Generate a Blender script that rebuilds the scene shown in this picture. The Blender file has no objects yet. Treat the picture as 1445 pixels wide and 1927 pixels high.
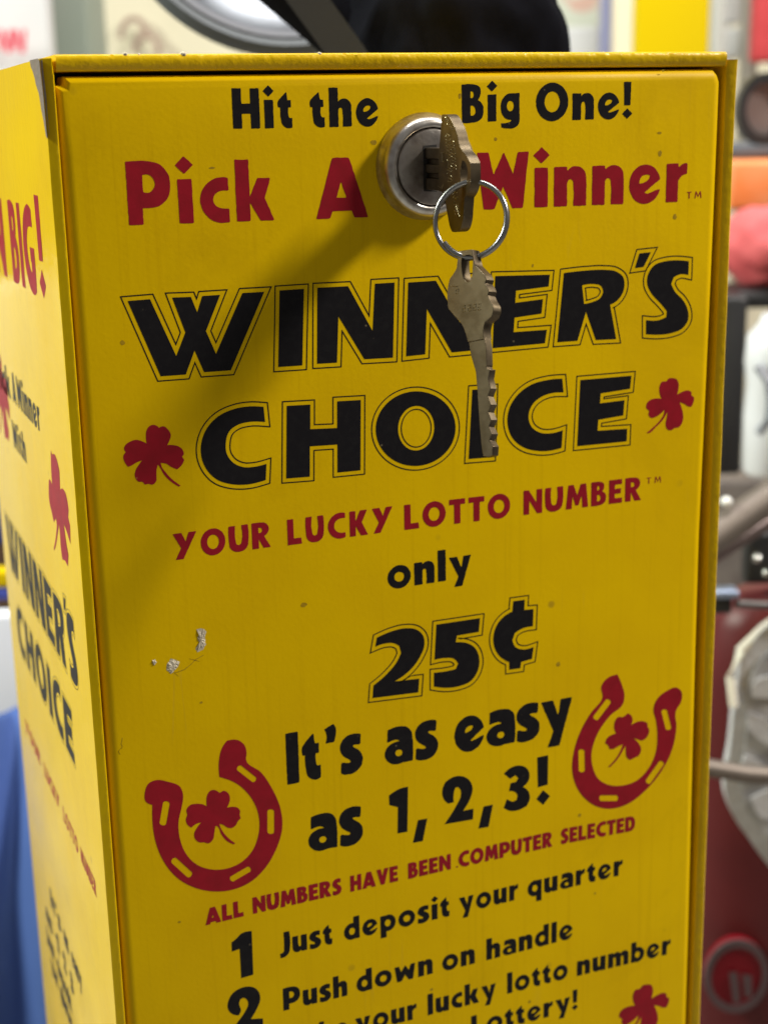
import bpy, bmesh, math, random
import numpy as np
from mathutils import Vector, Matrix, noise
from mathutils.geometry import tessellate_polygon

random.seed(7)
SC = bpy.context.scene
COL = SC.collection
MM = 0.001

# ------------------------------------------------------------------ camera
CAM = np.array([-56.8835, -342.6990, -15.3309])          # millimetres, box corner at the origin
ROT = np.array([[0.92769848, -0.37272711, -0.02121392],
                [-0.11461349, -0.23026659, -0.96635451],
                [0.35530167, 0.89891702, -0.25633752]])   # rows: right, down, forward
FPX, CX, CY = 2767.886, 722.5, 963.5

cd = bpy.data.cameras.new('camera')
cam = bpy.data.objects.new('camera', cd)
COL.objects.link(cam)
mw = Matrix([[ROT[0][0], -ROT[1][0], -ROT[2][0], CAM[0] * MM],
             [ROT[0][1], -ROT[1][1], -ROT[2][1], CAM[1] * MM],
             [ROT[0][2], -ROT[1][2], -ROT[2][2], CAM[2] * MM],
             [0, 0, 0, 1]])
cam.matrix_world = mw
cd.sensor_fit = 'VERTICAL'
cd.sensor_height = 36
cd.sensor_width = 27
cd.lens = 36 * FPX / 1927
cd.clip_start = 0.01
cd.clip_end = 60
cd.dof.use_dof = True
cd.dof.focus_distance = 0.355
cd.dof.aperture_fstop = 15.0
SC.camera = cam

# ------------------------------------------------------------------ world, lamps, exposure
w = bpy.data.worlds.new('World')
SC.world = w
w.use_nodes = True
w.node_tree.nodes['Background'].inputs[0].default_value = (1.0, 0.95, 0.88, 1)
w.node_tree.nodes['Background'].inputs[1].default_value = 0.15
SC.view_settings.view_transform = 'Standard'
SC.view_settings.look = 'None'
SC.view_settings.exposure = 0
SC.view_settings.gamma = 1


def area(name, loc, target, sx, sy, watts, colour):
    l = bpy.data.lights.new(name, 'AREA')
    l.shape = 'RECTANGLE'
    l.size, l.size_y = sx, sy
    l.energy = watts
    l.color = colour
    o = bpy.data.objects.new(name, l)
    COL.objects.link(o)
    o.location = loc
    d = Vector(target) - Vector(loc)
    o.rotation_euler = d.to_track_quat('-Z', 'Y').to_euler()
    return o


# ceiling lamps of the hall: one to the right in front, one to the left, one over the stalls behind
area('ceiling_lamp_front', (1.52, -0.64, 1.22), (0.07, 0, -0.06), 0.42, 0.20, 49, (1.0, 0.94, 0.84))
area('ceiling_lamp_side', (-1.45, 0.95, 1.05), (0, 0.05, -0.2), 1.2, 0.35, 77, (0.93, 1.0, 0.86))
area('ceiling_lamp_behind', (0.5, 0.25, 2.1), (0.6, 1.3, 0.0), 1.6, 0.5, 52, (1.0, 0.97, 0.92))

# ------------------------------------------------------------------ pixel rays to points on real planes


def ray(x, y):
    return ROT.T @ np.array([(x - CX) / FPX, (y - CY) / FPX, 1.0])


DOOR_Y = -0.2


def P(x, y, Y=DOOR_Y):
    d = ray(x, y)
    return CAM + (Y - CAM[1]) / d[1] * d


def PX(x, y, X=0.0):
    d = ray(x, y)
    return CAM + (X - CAM[0]) / d[0] * d


def D(x, y, depth):
    return CAM + ray(x, y) * depth


def fr(p):                      # door plane: (x, z)
    q = P(*p)
    return (q[0], q[2])


def lf(p):                      # left face: (-y, z)
    q = PX(*p)
    return (-q[1], q[2])


# ------------------------------------------------------------------ materials


def mat(name, col, rough=0.5, metal=0.0, coat=0.0, bump=None, var=None, spec=0.5, trans=0.0, alpha=1.0, specks=None):
    m = bpy.data.materials.new(name)
    m.use_nodes = True
    nt = m.node_tree
    b = nt.nodes['Principled BSDF']
    b.inputs['Base Color'].default_value = (*col, 1)
    b.inputs['Roughness'].default_value = rough
    b.inputs['Metallic'].default_value = metal
    b.inputs['Coat Weight'].default_value = coat
    b.inputs['Coat Roughness'].default_value = 0.12
    b.inputs['Specular IOR Level'].default_value = spec
    b.inputs['Transmission Weight'].default_value = trans
    tc = nt.nodes.new('ShaderNodeTexCoord')
    if var:
        sc, c2, lo, hi = var
        n = nt.nodes.new('ShaderNodeTexNoise')
        n.inputs['Scale'].default_value = sc
        n.inputs['Detail'].default_value = 6
        r = nt.nodes.new('ShaderNodeMapRange')
        r.inputs[1].default_value, r.inputs[2].default_value = lo, hi
        mx = nt.nodes.new('ShaderNodeMix')
        mx.data_type = 'RGBA'
        mx.inputs[6].default_value = (*col, 1)
        mx.inputs[7].default_value = (*c2, 1)
        nt.links.new(tc.outputs['Object'], n.inputs['Vector'])
        nt.links.new(n.outputs[0], r.inputs[0])
        nt.links.new(r.outputs[0], mx.inputs[0])
        nt.links.new(mx.outputs[2], b.inputs['Base Color'])
    if specks:
        v = nt.nodes.new('ShaderNodeTexVoronoi')
        v.inputs['Scale'].default_value = 210
        n = nt.nodes.new('ShaderNodeTexNoise')
        n.inputs['Scale'].default_value = 45
        r1 = nt.nodes.new('ShaderNodeMapRange')
        r1.inputs[1].default_value, r1.inputs[2].default_value, r1.inputs[3].default_value, r1.inputs[4].default_value = .03, .07, 1, 0
        r2 = nt.nodes.new('ShaderNodeMapRange')
        r2.inputs[1].default_value, r2.inputs[2].default_value = .54, .60
        ml = nt.nodes.new('ShaderNodeMath')
        ml.operation = 'MULTIPLY'
        mx2 = nt.nodes.new('ShaderNodeMix')
        mx2.data_type = 'RGBA'
        mx2.inputs[7].default_value = (*specks, 1)
        src = b.inputs['Base Color'].links[0].from_socket
        for a, c in ((tc.outputs['Object'], v.inputs['Vector']), (tc.outputs['Object'], n.inputs['Vector']), (v.outputs['Distance'], r1.inputs[0]), (n.outputs[0], r2.inputs[0]),
                     (r1.outputs[0], ml.inputs[0]), (r2.outputs[0], ml.inputs[1]), (ml.outputs[0], mx2.inputs[0]), (src, mx2.inputs[6])):
            nt.links.new(a, c)
        nt.links.new(mx2.outputs[2], b.inputs['Base Color'])
    if bump:
        last = None
        for sc, st, dist in bump:
            n = nt.nodes.new('ShaderNodeTexNoise')
            n.inputs['Scale'].default_value = sc
            n.inputs['Detail'].default_value = 4
            bp = nt.nodes.new('ShaderNodeBump')
            bp.inputs['Strength'].default_value = st
            bp.inputs['Distance'].default_value = dist
            nt.links.new(tc.outputs['Object'], n.inputs['Vector'])
            nt.links.new(n.outputs[0], bp.inputs['Height'])
            if last:
                nt.links.new(last.outputs[0], bp.inputs['Normal'])
            last = bp
        nt.links.new(last.outputs[0], b.inputs['Normal'])
    return m


YEL = (0.81, 0.525, 0.0)


def paint(name, rough, peel, chipped=False, coat=0.25, spec=.5):
    """old yellow enamel: orange peel, faint grime clouds, vertical wipe streaks, fly specks"""
    m = mat(name, YEL, rough, coat=coat, bump=peel, spec=spec)
    nt = m.node_tree
    b = nt.nodes['Principled BSDF']
    L = nt.links.new
    tc = nt.nodes.new('ShaderNodeTexCoord')

    def mixcol(a, col, fac):
        mx = nt.nodes.new('ShaderNodeMix')
        mx.data_type = 'RGBA'
        if isinstance(a, tuple):
            mx.inputs[6].default_value = (*a, 1)
        else:
            L(a, mx.inputs[6])
        mx.inputs[7].default_value = (*col, 1)
        L(fac, mx.inputs[0])
        return mx.outputs[2]

    def rng(src, lo, hi, a, c):
        r = nt.nodes.new('ShaderNodeMapRange')
        for i, v in enumerate((lo, hi, a, c)):
            r.inputs[i + 1].default_value = v
        L(src, r.inputs[0])
        return r.outputs[0]

    n1 = nt.nodes.new('ShaderNodeTexNoise')
    n1.inputs['Scale'].default_value = 22
    n1.inputs['Detail'].default_value = 8
    n1.inputs['Roughness'].default_value = 0.6
    L(tc.outputs['Object'], n1.inputs['Vector'])
    c = mixcol(YEL, (0.72, 0.44, 0.0), rng(n1.outputs[0], 0.42, 0.75, 0, 0.75))
    mp = nt.nodes.new('ShaderNodeMapping')
    mp.inputs['Scale'].default_value = (700, 700, 14)
    L(tc.outputs['Object'], mp.inputs['Vector'])
    n2 = nt.nodes.new('ShaderNodeTexNoise')
    n2.inputs['Scale'].default_value = 1.0
    n2.inputs['Detail'].default_value = 3
    L(mp.outputs[0], n2.inputs['Vector'])
    c = mixcol(c, (0.67, 0.405, 0.0), rng(n2.outputs[0], 0.56, 0.8, 0, 0.5))
    v = nt.nodes.new('ShaderNodeTexVoronoi')
    v.inputs['Scale'].default_value = 75
    L(tc.outputs['Object'], v.inputs['Vector'])
    n3 = nt.nodes.new('ShaderNodeTexNoise')
    n3.inputs['Scale'].default_value = 30
    L(tc.outputs['Object'], n3.inputs['Vector'])
    sp = rng(v.outputs['Distance'], 0.05, 0.10, 1, 0)
    gate = rng(n3.outputs[0], 0.54, 0.66, 0, 0.5)
    ml = nt.nodes.new('ShaderNodeMath')
    ml.operation = 'MULTIPLY'
    L(sp, ml.inputs[0])
    L(gate, ml.inputs[1])
    c = mixcol(c, (0.22, 0.13, 0.02), ml.outputs[0])
    n4 = nt.nodes.new('ShaderNodeTexNoise')
    n4.inputs['Scale'].default_value = 9
    n4.inputs['Detail'].default_value = 9
    n4.inputs['Roughness'].default_value = .72
    n4.inputs['Distortion'].default_value = .6
    L(tc.outputs['Object'], n4.inputs['Vector'])
    c = mixcol(c, (0.52, 0.315, 0.0), rng(n4.outputs[0], 0.54, 0.78, 0, 0.55))
    mp2 = nt.nodes.new('ShaderNodeMapping')
    mp2.inputs['Rotation'].default_value = (0, .35, 0)
    mp2.inputs['Scale'].default_value = (420, 420, 22)
    L(tc.outputs['Object'], mp2.inputs['Vector'])
    v2 = nt.nodes.new('ShaderNodeTexVoronoi')
    v2.feature = 'DISTANCE_TO_EDGE'
    v2.inputs['Scale'].default_value = .35
    L(mp2.outputs[0], v2.inputs['Vector'])
    ml2 = nt.nodes.new('ShaderNodeMath')
    ml2.operation = 'MULTIPLY'
    L(rng(v2.outputs['Distance'], .0, .02, .2, 0), ml2.inputs[0])
    L(rng(n3.outputs[0], .62, .70, 0, 1), ml2.inputs[1])
    c = mixcol(c, (0.55, 0.36, 0.05), ml2.outputs[0])
    L(c, b.inputs['Base Color'])
    L(rng(n1.outputs[0], 0.3, 0.75, rough - 0.06, rough + 0.14), b.inputs['Roughness'])
    return m


M = {}
M['door'] = paint('yellow_door_enamel', 0.40, [(900, 0.10, 0.0004), (7, 0.16, 0.006)], coat=0.0, spec=.08)
M['body'] = paint("yellow_cabinet_enamel", 0.11, [(420, 0.12, 0.0006), (40, 0.10, 0.003)], coat=0.0, spec=.17)
M['rough'] = paint('yellow_brushed_enamel', 0.30, [(520, 0.25, 0.0010), (160, 0.2, 0.002)], coat=0.0, spec=.25)
M['black'] = mat('black_print_ink', (0.010, 0.009, 0.011), 0.42, spec=.15, bump=[(1500, 0.08, 0.0003)], var=(500, (0.016, 0.015, 0.016), 0.45, 0.9), specks=(.16, .13, .08))
M['red'] = mat('red_print_ink', (0.33, 0.010, 0.022), 0.42, spec=.15, bump=[(1500, 0.08, 0.0003)], var=(220, (0.26, 0.010, 0.018), 0.4, 0.75), specks=(.42, .12, .05))
M['inside'] = mat('gap_shade', (0.05, 0.04, 0.02), 0.8)  # dark colour standing for the shade inside the door gap
M['metal'] = mat('bare_steel', (0.23, 0.19, 0.16), 0.55, metal=0.5, bump=[(900, 0.4, 0.0006)], var=(300, (0.25, 0.17, 0.13), 0.4, 0.8))
M['nickel'] = mat('worn_nickel', (0.62, 0.59, 0.55), 0.33, metal=1.0, bump=[(700, 0.10, 0.0004), (160, 0.10, 0.001)], var=(350, (0.40, 0.35, 0.31), 0.45, 0.75))
M['plug'] = mat('dull_nickel', (0.42, 0.385, 0.35), 0.36, metal=1.0, bump=[(500, 0.15, 0.0005), (150, 0.25, 0.001)], var=(260, (0.24, 0.20, 0.18), 0.4, 0.7))
M['key'] = mat('nickel_silver_key', (0.235, 0.19, 0.125), 0.34, metal=1.0, bump=[(260, 0.06, 0.0005), (90, 0.10, 0.0012)], var=(300, (0.15, 0.115, 0.068), 0.4, 0.75))
M['keyside'] = mat('darker_key_side', (0.16, 0.125, 0.08), 0.42, metal=1.0, bump=[(300, 0.15, 0.0006)], var=(220, (0.08, 0.06, 0.04), 0.4, 0.7))  # darker, duller metal for the side walls of the key blanks
M['keyedge'] = mat('polished_key_relief', (0.40, 0.34, 0.22), 0.32, metal=1.0)
M['steel'] = mat('ring_steel', (0.36, 0.36, 0.36), 0.25, metal=1.0, bump=[(900, 0.1, 0.0003)])
M['slot'] = mat('dark_keyway', (0.02, 0.018, 0.016), 0.6)
M['chip'] = mat('pale_primer', (0.66, 0.59, 0.45), 0.8, bump=[(1200, 0.6, 0.0008)], var=(700, (0.40, 0.34, 0.26), 0.45, 0.75))
M['stain'] = mat('brown_stain', (0.36, 0.21, 0.01), 0.5, spec=.1, var=(900, (0.50, 0.34, 0.02), 0.4, 0.7))
M['grey_stain'] = mat('grey_stain', (0.36, 0.23, 0.02), 0.5, spec=.1, var=(900, (0.50, 0.31, 0.01), 0.4, 0.7))

# ------------------------------------------------------------------ object helpers


def link(name, me, m=None, parent=None, sharp=None):
    o = bpy.data.objects.new(name, me)
    COL.objects.link(o)
    if m:
        me.materials.append(m)
    if parent:
        o.parent = parent
    if sharp is not None:
        for p in me.polygons:
            p.use_smooth = True
        me.set_sharp_from_angle(angle=math.radians(sharp))
    return o


def mesh(name, verts, faces, m=None, parent=None, sharp=None):
    me = bpy.data.meshes.new(name)
    me.from_pydata([tuple(float(c) * MM for c in v) for v in verts], [], faces)
    me.update()
    return link(name, me, m, parent, sharp)


def empty(name, label, cat, group=None):
    o = bpy.data.objects.new(name, None)
    o.empty_display_size = 0.02
    COL.objects.link(o)
    return tag(o, label, cat, group)


def tag(o, label, cat, group=None):
    o['label'] = label
    o['category'] = cat
    if group:
        o['group'] = group
    return o


def structure(o):
    o['kind'] = 'structure'
    return o


def from_bm(name, bm, m=None, parent=None, sharp=None):
    bmesh.ops.recalc_face_normals(bm, faces=bm.faces)
    me = bpy.data.meshes.new(name)
    bm.to_mesh(me)
    bm.free()
    return link(name, me, m, parent, sharp)


def box(name, x0, x1, y0, y1, z0, z1, m, parent=None, bev=0.0, seg=3):
    bm = bmesh.new()
    bmesh.ops.create_cube(bm, size=1)
    for v in bm.verts:
        v.co = Vector(((x0 + x1) / 2 + v.co.x * (x1 - x0), (y0 + y1) / 2 + v.co.y * (y1 - y0), (z0 + z1) / 2 + v.co.z * (z1 - z0))) * MM
    if bev:
        bmesh.ops.bevel(bm, geom=bm.edges[:], offset=bev * MM, segments=seg, profile=0.5, affect='EDGES')
    return from_bm(name, bm, m, parent, 35)


def lump(name, c, ax, radii, m, seed, amp=.15, freq=1.6, sub_=4, parent=None, flat=None):
    """soft crumpled mass"""
    bm = bmesh.new()
    bmesh.ops.create_icosphere(bm, subdivisions=sub_, radius=1)
    for v in bm.verts:
        p = v.co.copy()
        k = 1 + amp * noise.fractal(p * freq + Vector((seed, 0, 0)), 1, 2, 4) + amp * .5 * noise.ridged_multi_fractal(p * freq * 1.3 + Vector((0, seed, 0)), 1, 2, 3, 1, 2) - amp * .5
        q = np.array(c) + ax[0] * p.x * radii[0] * k + ax[1] * p.y * radii[1] * k + ax[2] * p.z * radii[2] * k
        v.co = Vector(q) * MM
    return from_bm(name, bm, m, parent, 80)


# ------------------------------------------------------------------ 2-D outlines


def smooth(pts, n=5, thr=42):
    """round the flowing runs of an outline, keep its corners"""
    pts = [np.array(p, float) for p in pts]
    k = len(pts)
    cor = []
    for i in range(k):
        a, b = pts[i] - pts[i - 1], pts[(i + 1) % k] - pts[i]
        ang = abs(math.degrees(math.atan2(a[0] * b[1] - a[1] * b[0], a @ b)))
        cor.append(ang > thr)
    out = []
    for i in range(k):
        p0, p1, p2, p3 = pts[i - 1], pts[i], pts[(i + 1) % k], pts[(i + 2) % k]
        c1, c2 = cor[i], cor[(i + 1) % k]
        if c1 and c2:
            out.append(p1)
            continue
        L = np.linalg.norm(p2 - p1)

        def tan(a, b, c):
            la, lb = np.linalg.norm(b - a) + 1e-9, np.linalg.norm(c - b) + 1e-9
            t = (b - a) / la * lb + (c - b) / lb * la
            return t / (np.linalg.norm(t) + 1e-9) * L
        t1 = None if c1 else tan(p0, p1, p2)
        t2 = None if c2 else tan(p1, p2, p3)
        if t1 is None:
            t1 = 1.5 * (p2 - p1) - .5 * t2
        if t2 is None:
            t2 = 1.5 * (p2 - p1) - .5 * t1
        for j in range(n):
            t = j / n
            out.append((2 * t**3 - 3 * t**2 + 1) * p1 + (t**3 - 2 * t**2 + t) * t1 + (-2 * t**3 + 3 * t**2) * p2 + (t**3 - t**2) * t2)
    return [tuple(p) for p in out]


def ccw(pts):
    a = sum(pts[i - 1][0] * pts[i][1] - pts[i][0] * pts[i - 1][1] for i in range(len(pts)))
    return list(pts) if a > 0 else list(pts)[::-1]


def offset(pts, d, limit=5.0):
    """mitred offset of a counter-clockwise outline, d > 0 outwards"""
    out = []
    k = len(pts)
    for i in range(k):
        p0, p1, p2 = (np.array(pts[j % k], float) for j in (i - 1, i, i + 1))
        a, b = p1 - p0, p2 - p1
        a /= np.linalg.norm(a) + 1e-12
        b /= np.linalg.norm(b) + 1e-12
        n1, n2 = np.array([a[1], -a[0]]), np.array([b[1], -b[0]])
        m = n1 + n2
        m /= np.linalg.norm(m) + 1e-12
        c = max(m @ n1, 1 / limit)
        out.append(tuple(p1 + m * d / c))
    return out


def fill(polys, to3):
    """flat sheet from an outline and its holes"""
    loops = [[Vector((p[0], p[1], 0)) for p in q] for q in polys]
    flat = [p for q in polys for p in q]
    tris = tessellate_polygon(loops)
    faces = []
    for a, b, c in tris:
        A, B, Cc = flat[a], flat[b], flat[c]
        cr = (B[0] - A[0]) * (Cc[1] - A[1]) - (B[1] - A[1]) * (Cc[0] - A[0])
        if abs(cr) < 1e-10:
            continue
        faces.append((a, b, c) if cr > 0 else (a, c, b))
    return [to3(p) for p in flat], faces


def band(pts, d, wd, to3):
    A, B = offset(pts, d - wd / 2), offset(pts, d + wd / 2)
    n = len(pts)
    return [to3(p) for p in A + B], [(i, n + i, n + (i + 1) % n, (i + 1) % n) for i in range(n)]


def join(parts):
    V, F = [], []
    for v, f in parts:
        o = len(V)
        V += v
        F += [tuple(i + o for i in q) for q in f]
    return V, F


INK = 0.05


def on_door(p):
    return (p[0], DOOR_Y - INK, p[1])


def on_side(p):
    return (-INK, -p[0], p[1])


# ------------------------------------------------------------------ lettering: glyphs as signed fields, contoured


def sd_poly(X, Y, pts):
    pts = np.array(pts, float)
    d = np.full(X.shape, 1e9)
    s = np.zeros(X.shape, bool)
    n = len(pts)
    for i in range(n):
        a, b = pts[i], pts[i - 1]
        ex, ey = b - a
        wx, wy = X - a[0], Y - a[1]
        t = np.clip((wx * ex + wy * ey) / (ex * ex + ey * ey + 1e-12), 0, 1)
        d = np.minimum(d, (wx - ex * t)**2 + (wy - ey * t)**2)
        cond = ((a[1] <= Y) & (b[1] > Y)) | ((b[1] <= Y) & (a[1] > Y))
        with np.errstate(divide='ignore', invalid='ignore'):
            xi = a[0] + (Y - a[1]) / (b[1] - a[1] if b[1] != a[1] else 1e-12) * ex
        s ^= cond & (X < xi)
    d = np.sqrt(d)
    return np.where(s, -d, d)


def sd_ell(X, Y, cx, cy, rx, ry):
    x, y = (X - cx) / rx, (Y - cy) / ry
    k0 = np.sqrt(x * x + y * y) + 1e-9
    k1 = np.sqrt((x / rx)**2 + (y / ry)**2) + 1e-9
    return k0 * (k0 - 1) / k1


def rect(a, b, c, d):
    return ('p', [(a, c), (b, c), (b, d), (a, d)])


def dia(x, y, r):
    return ('p', [(x - r, y), (x, y - r), (x + r, y), (x, y + r)])


ARCH = [(.20, .60), (.235, .64), (.30, .70), (.38, .72), (.47, .70), (.54, .64), (.575, .55), (.58, .45), (.58, 0), (.345, 0), (.345, .40), (.335, .46), (.30, .49), (.26, .47), (.235, .42), (.20, .42)]
WPT = [(0, 1), (.19, 1), (.28, .61), (.455, 1.0), (.62, .61), (.70, 1), (.89, 1), (.79, 0), (.605, 0), (.445, .40), (.295, 0), (.105, 0)]
SPT = [(.48, .985), (.47, .77), (.36, .79), (.28, .77), (.26, .71), (.30, .65), (.42, .55), (.50, .43), (.52, .30), (.48, .14), (.38, .03), (.24, -.015), (.08, .0), (.02, .03), (.03, .26), (.14, .22), (.23, .22), (.28, .27), (.27, .34), (.20, .41), (.08, .52), (.02, .64), (.02, .78), (.08, .91), (.20, .99), (.34, 1.01)]


def fl(pts, w):
    return [(w - x, y) for x, y in pts]


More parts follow.
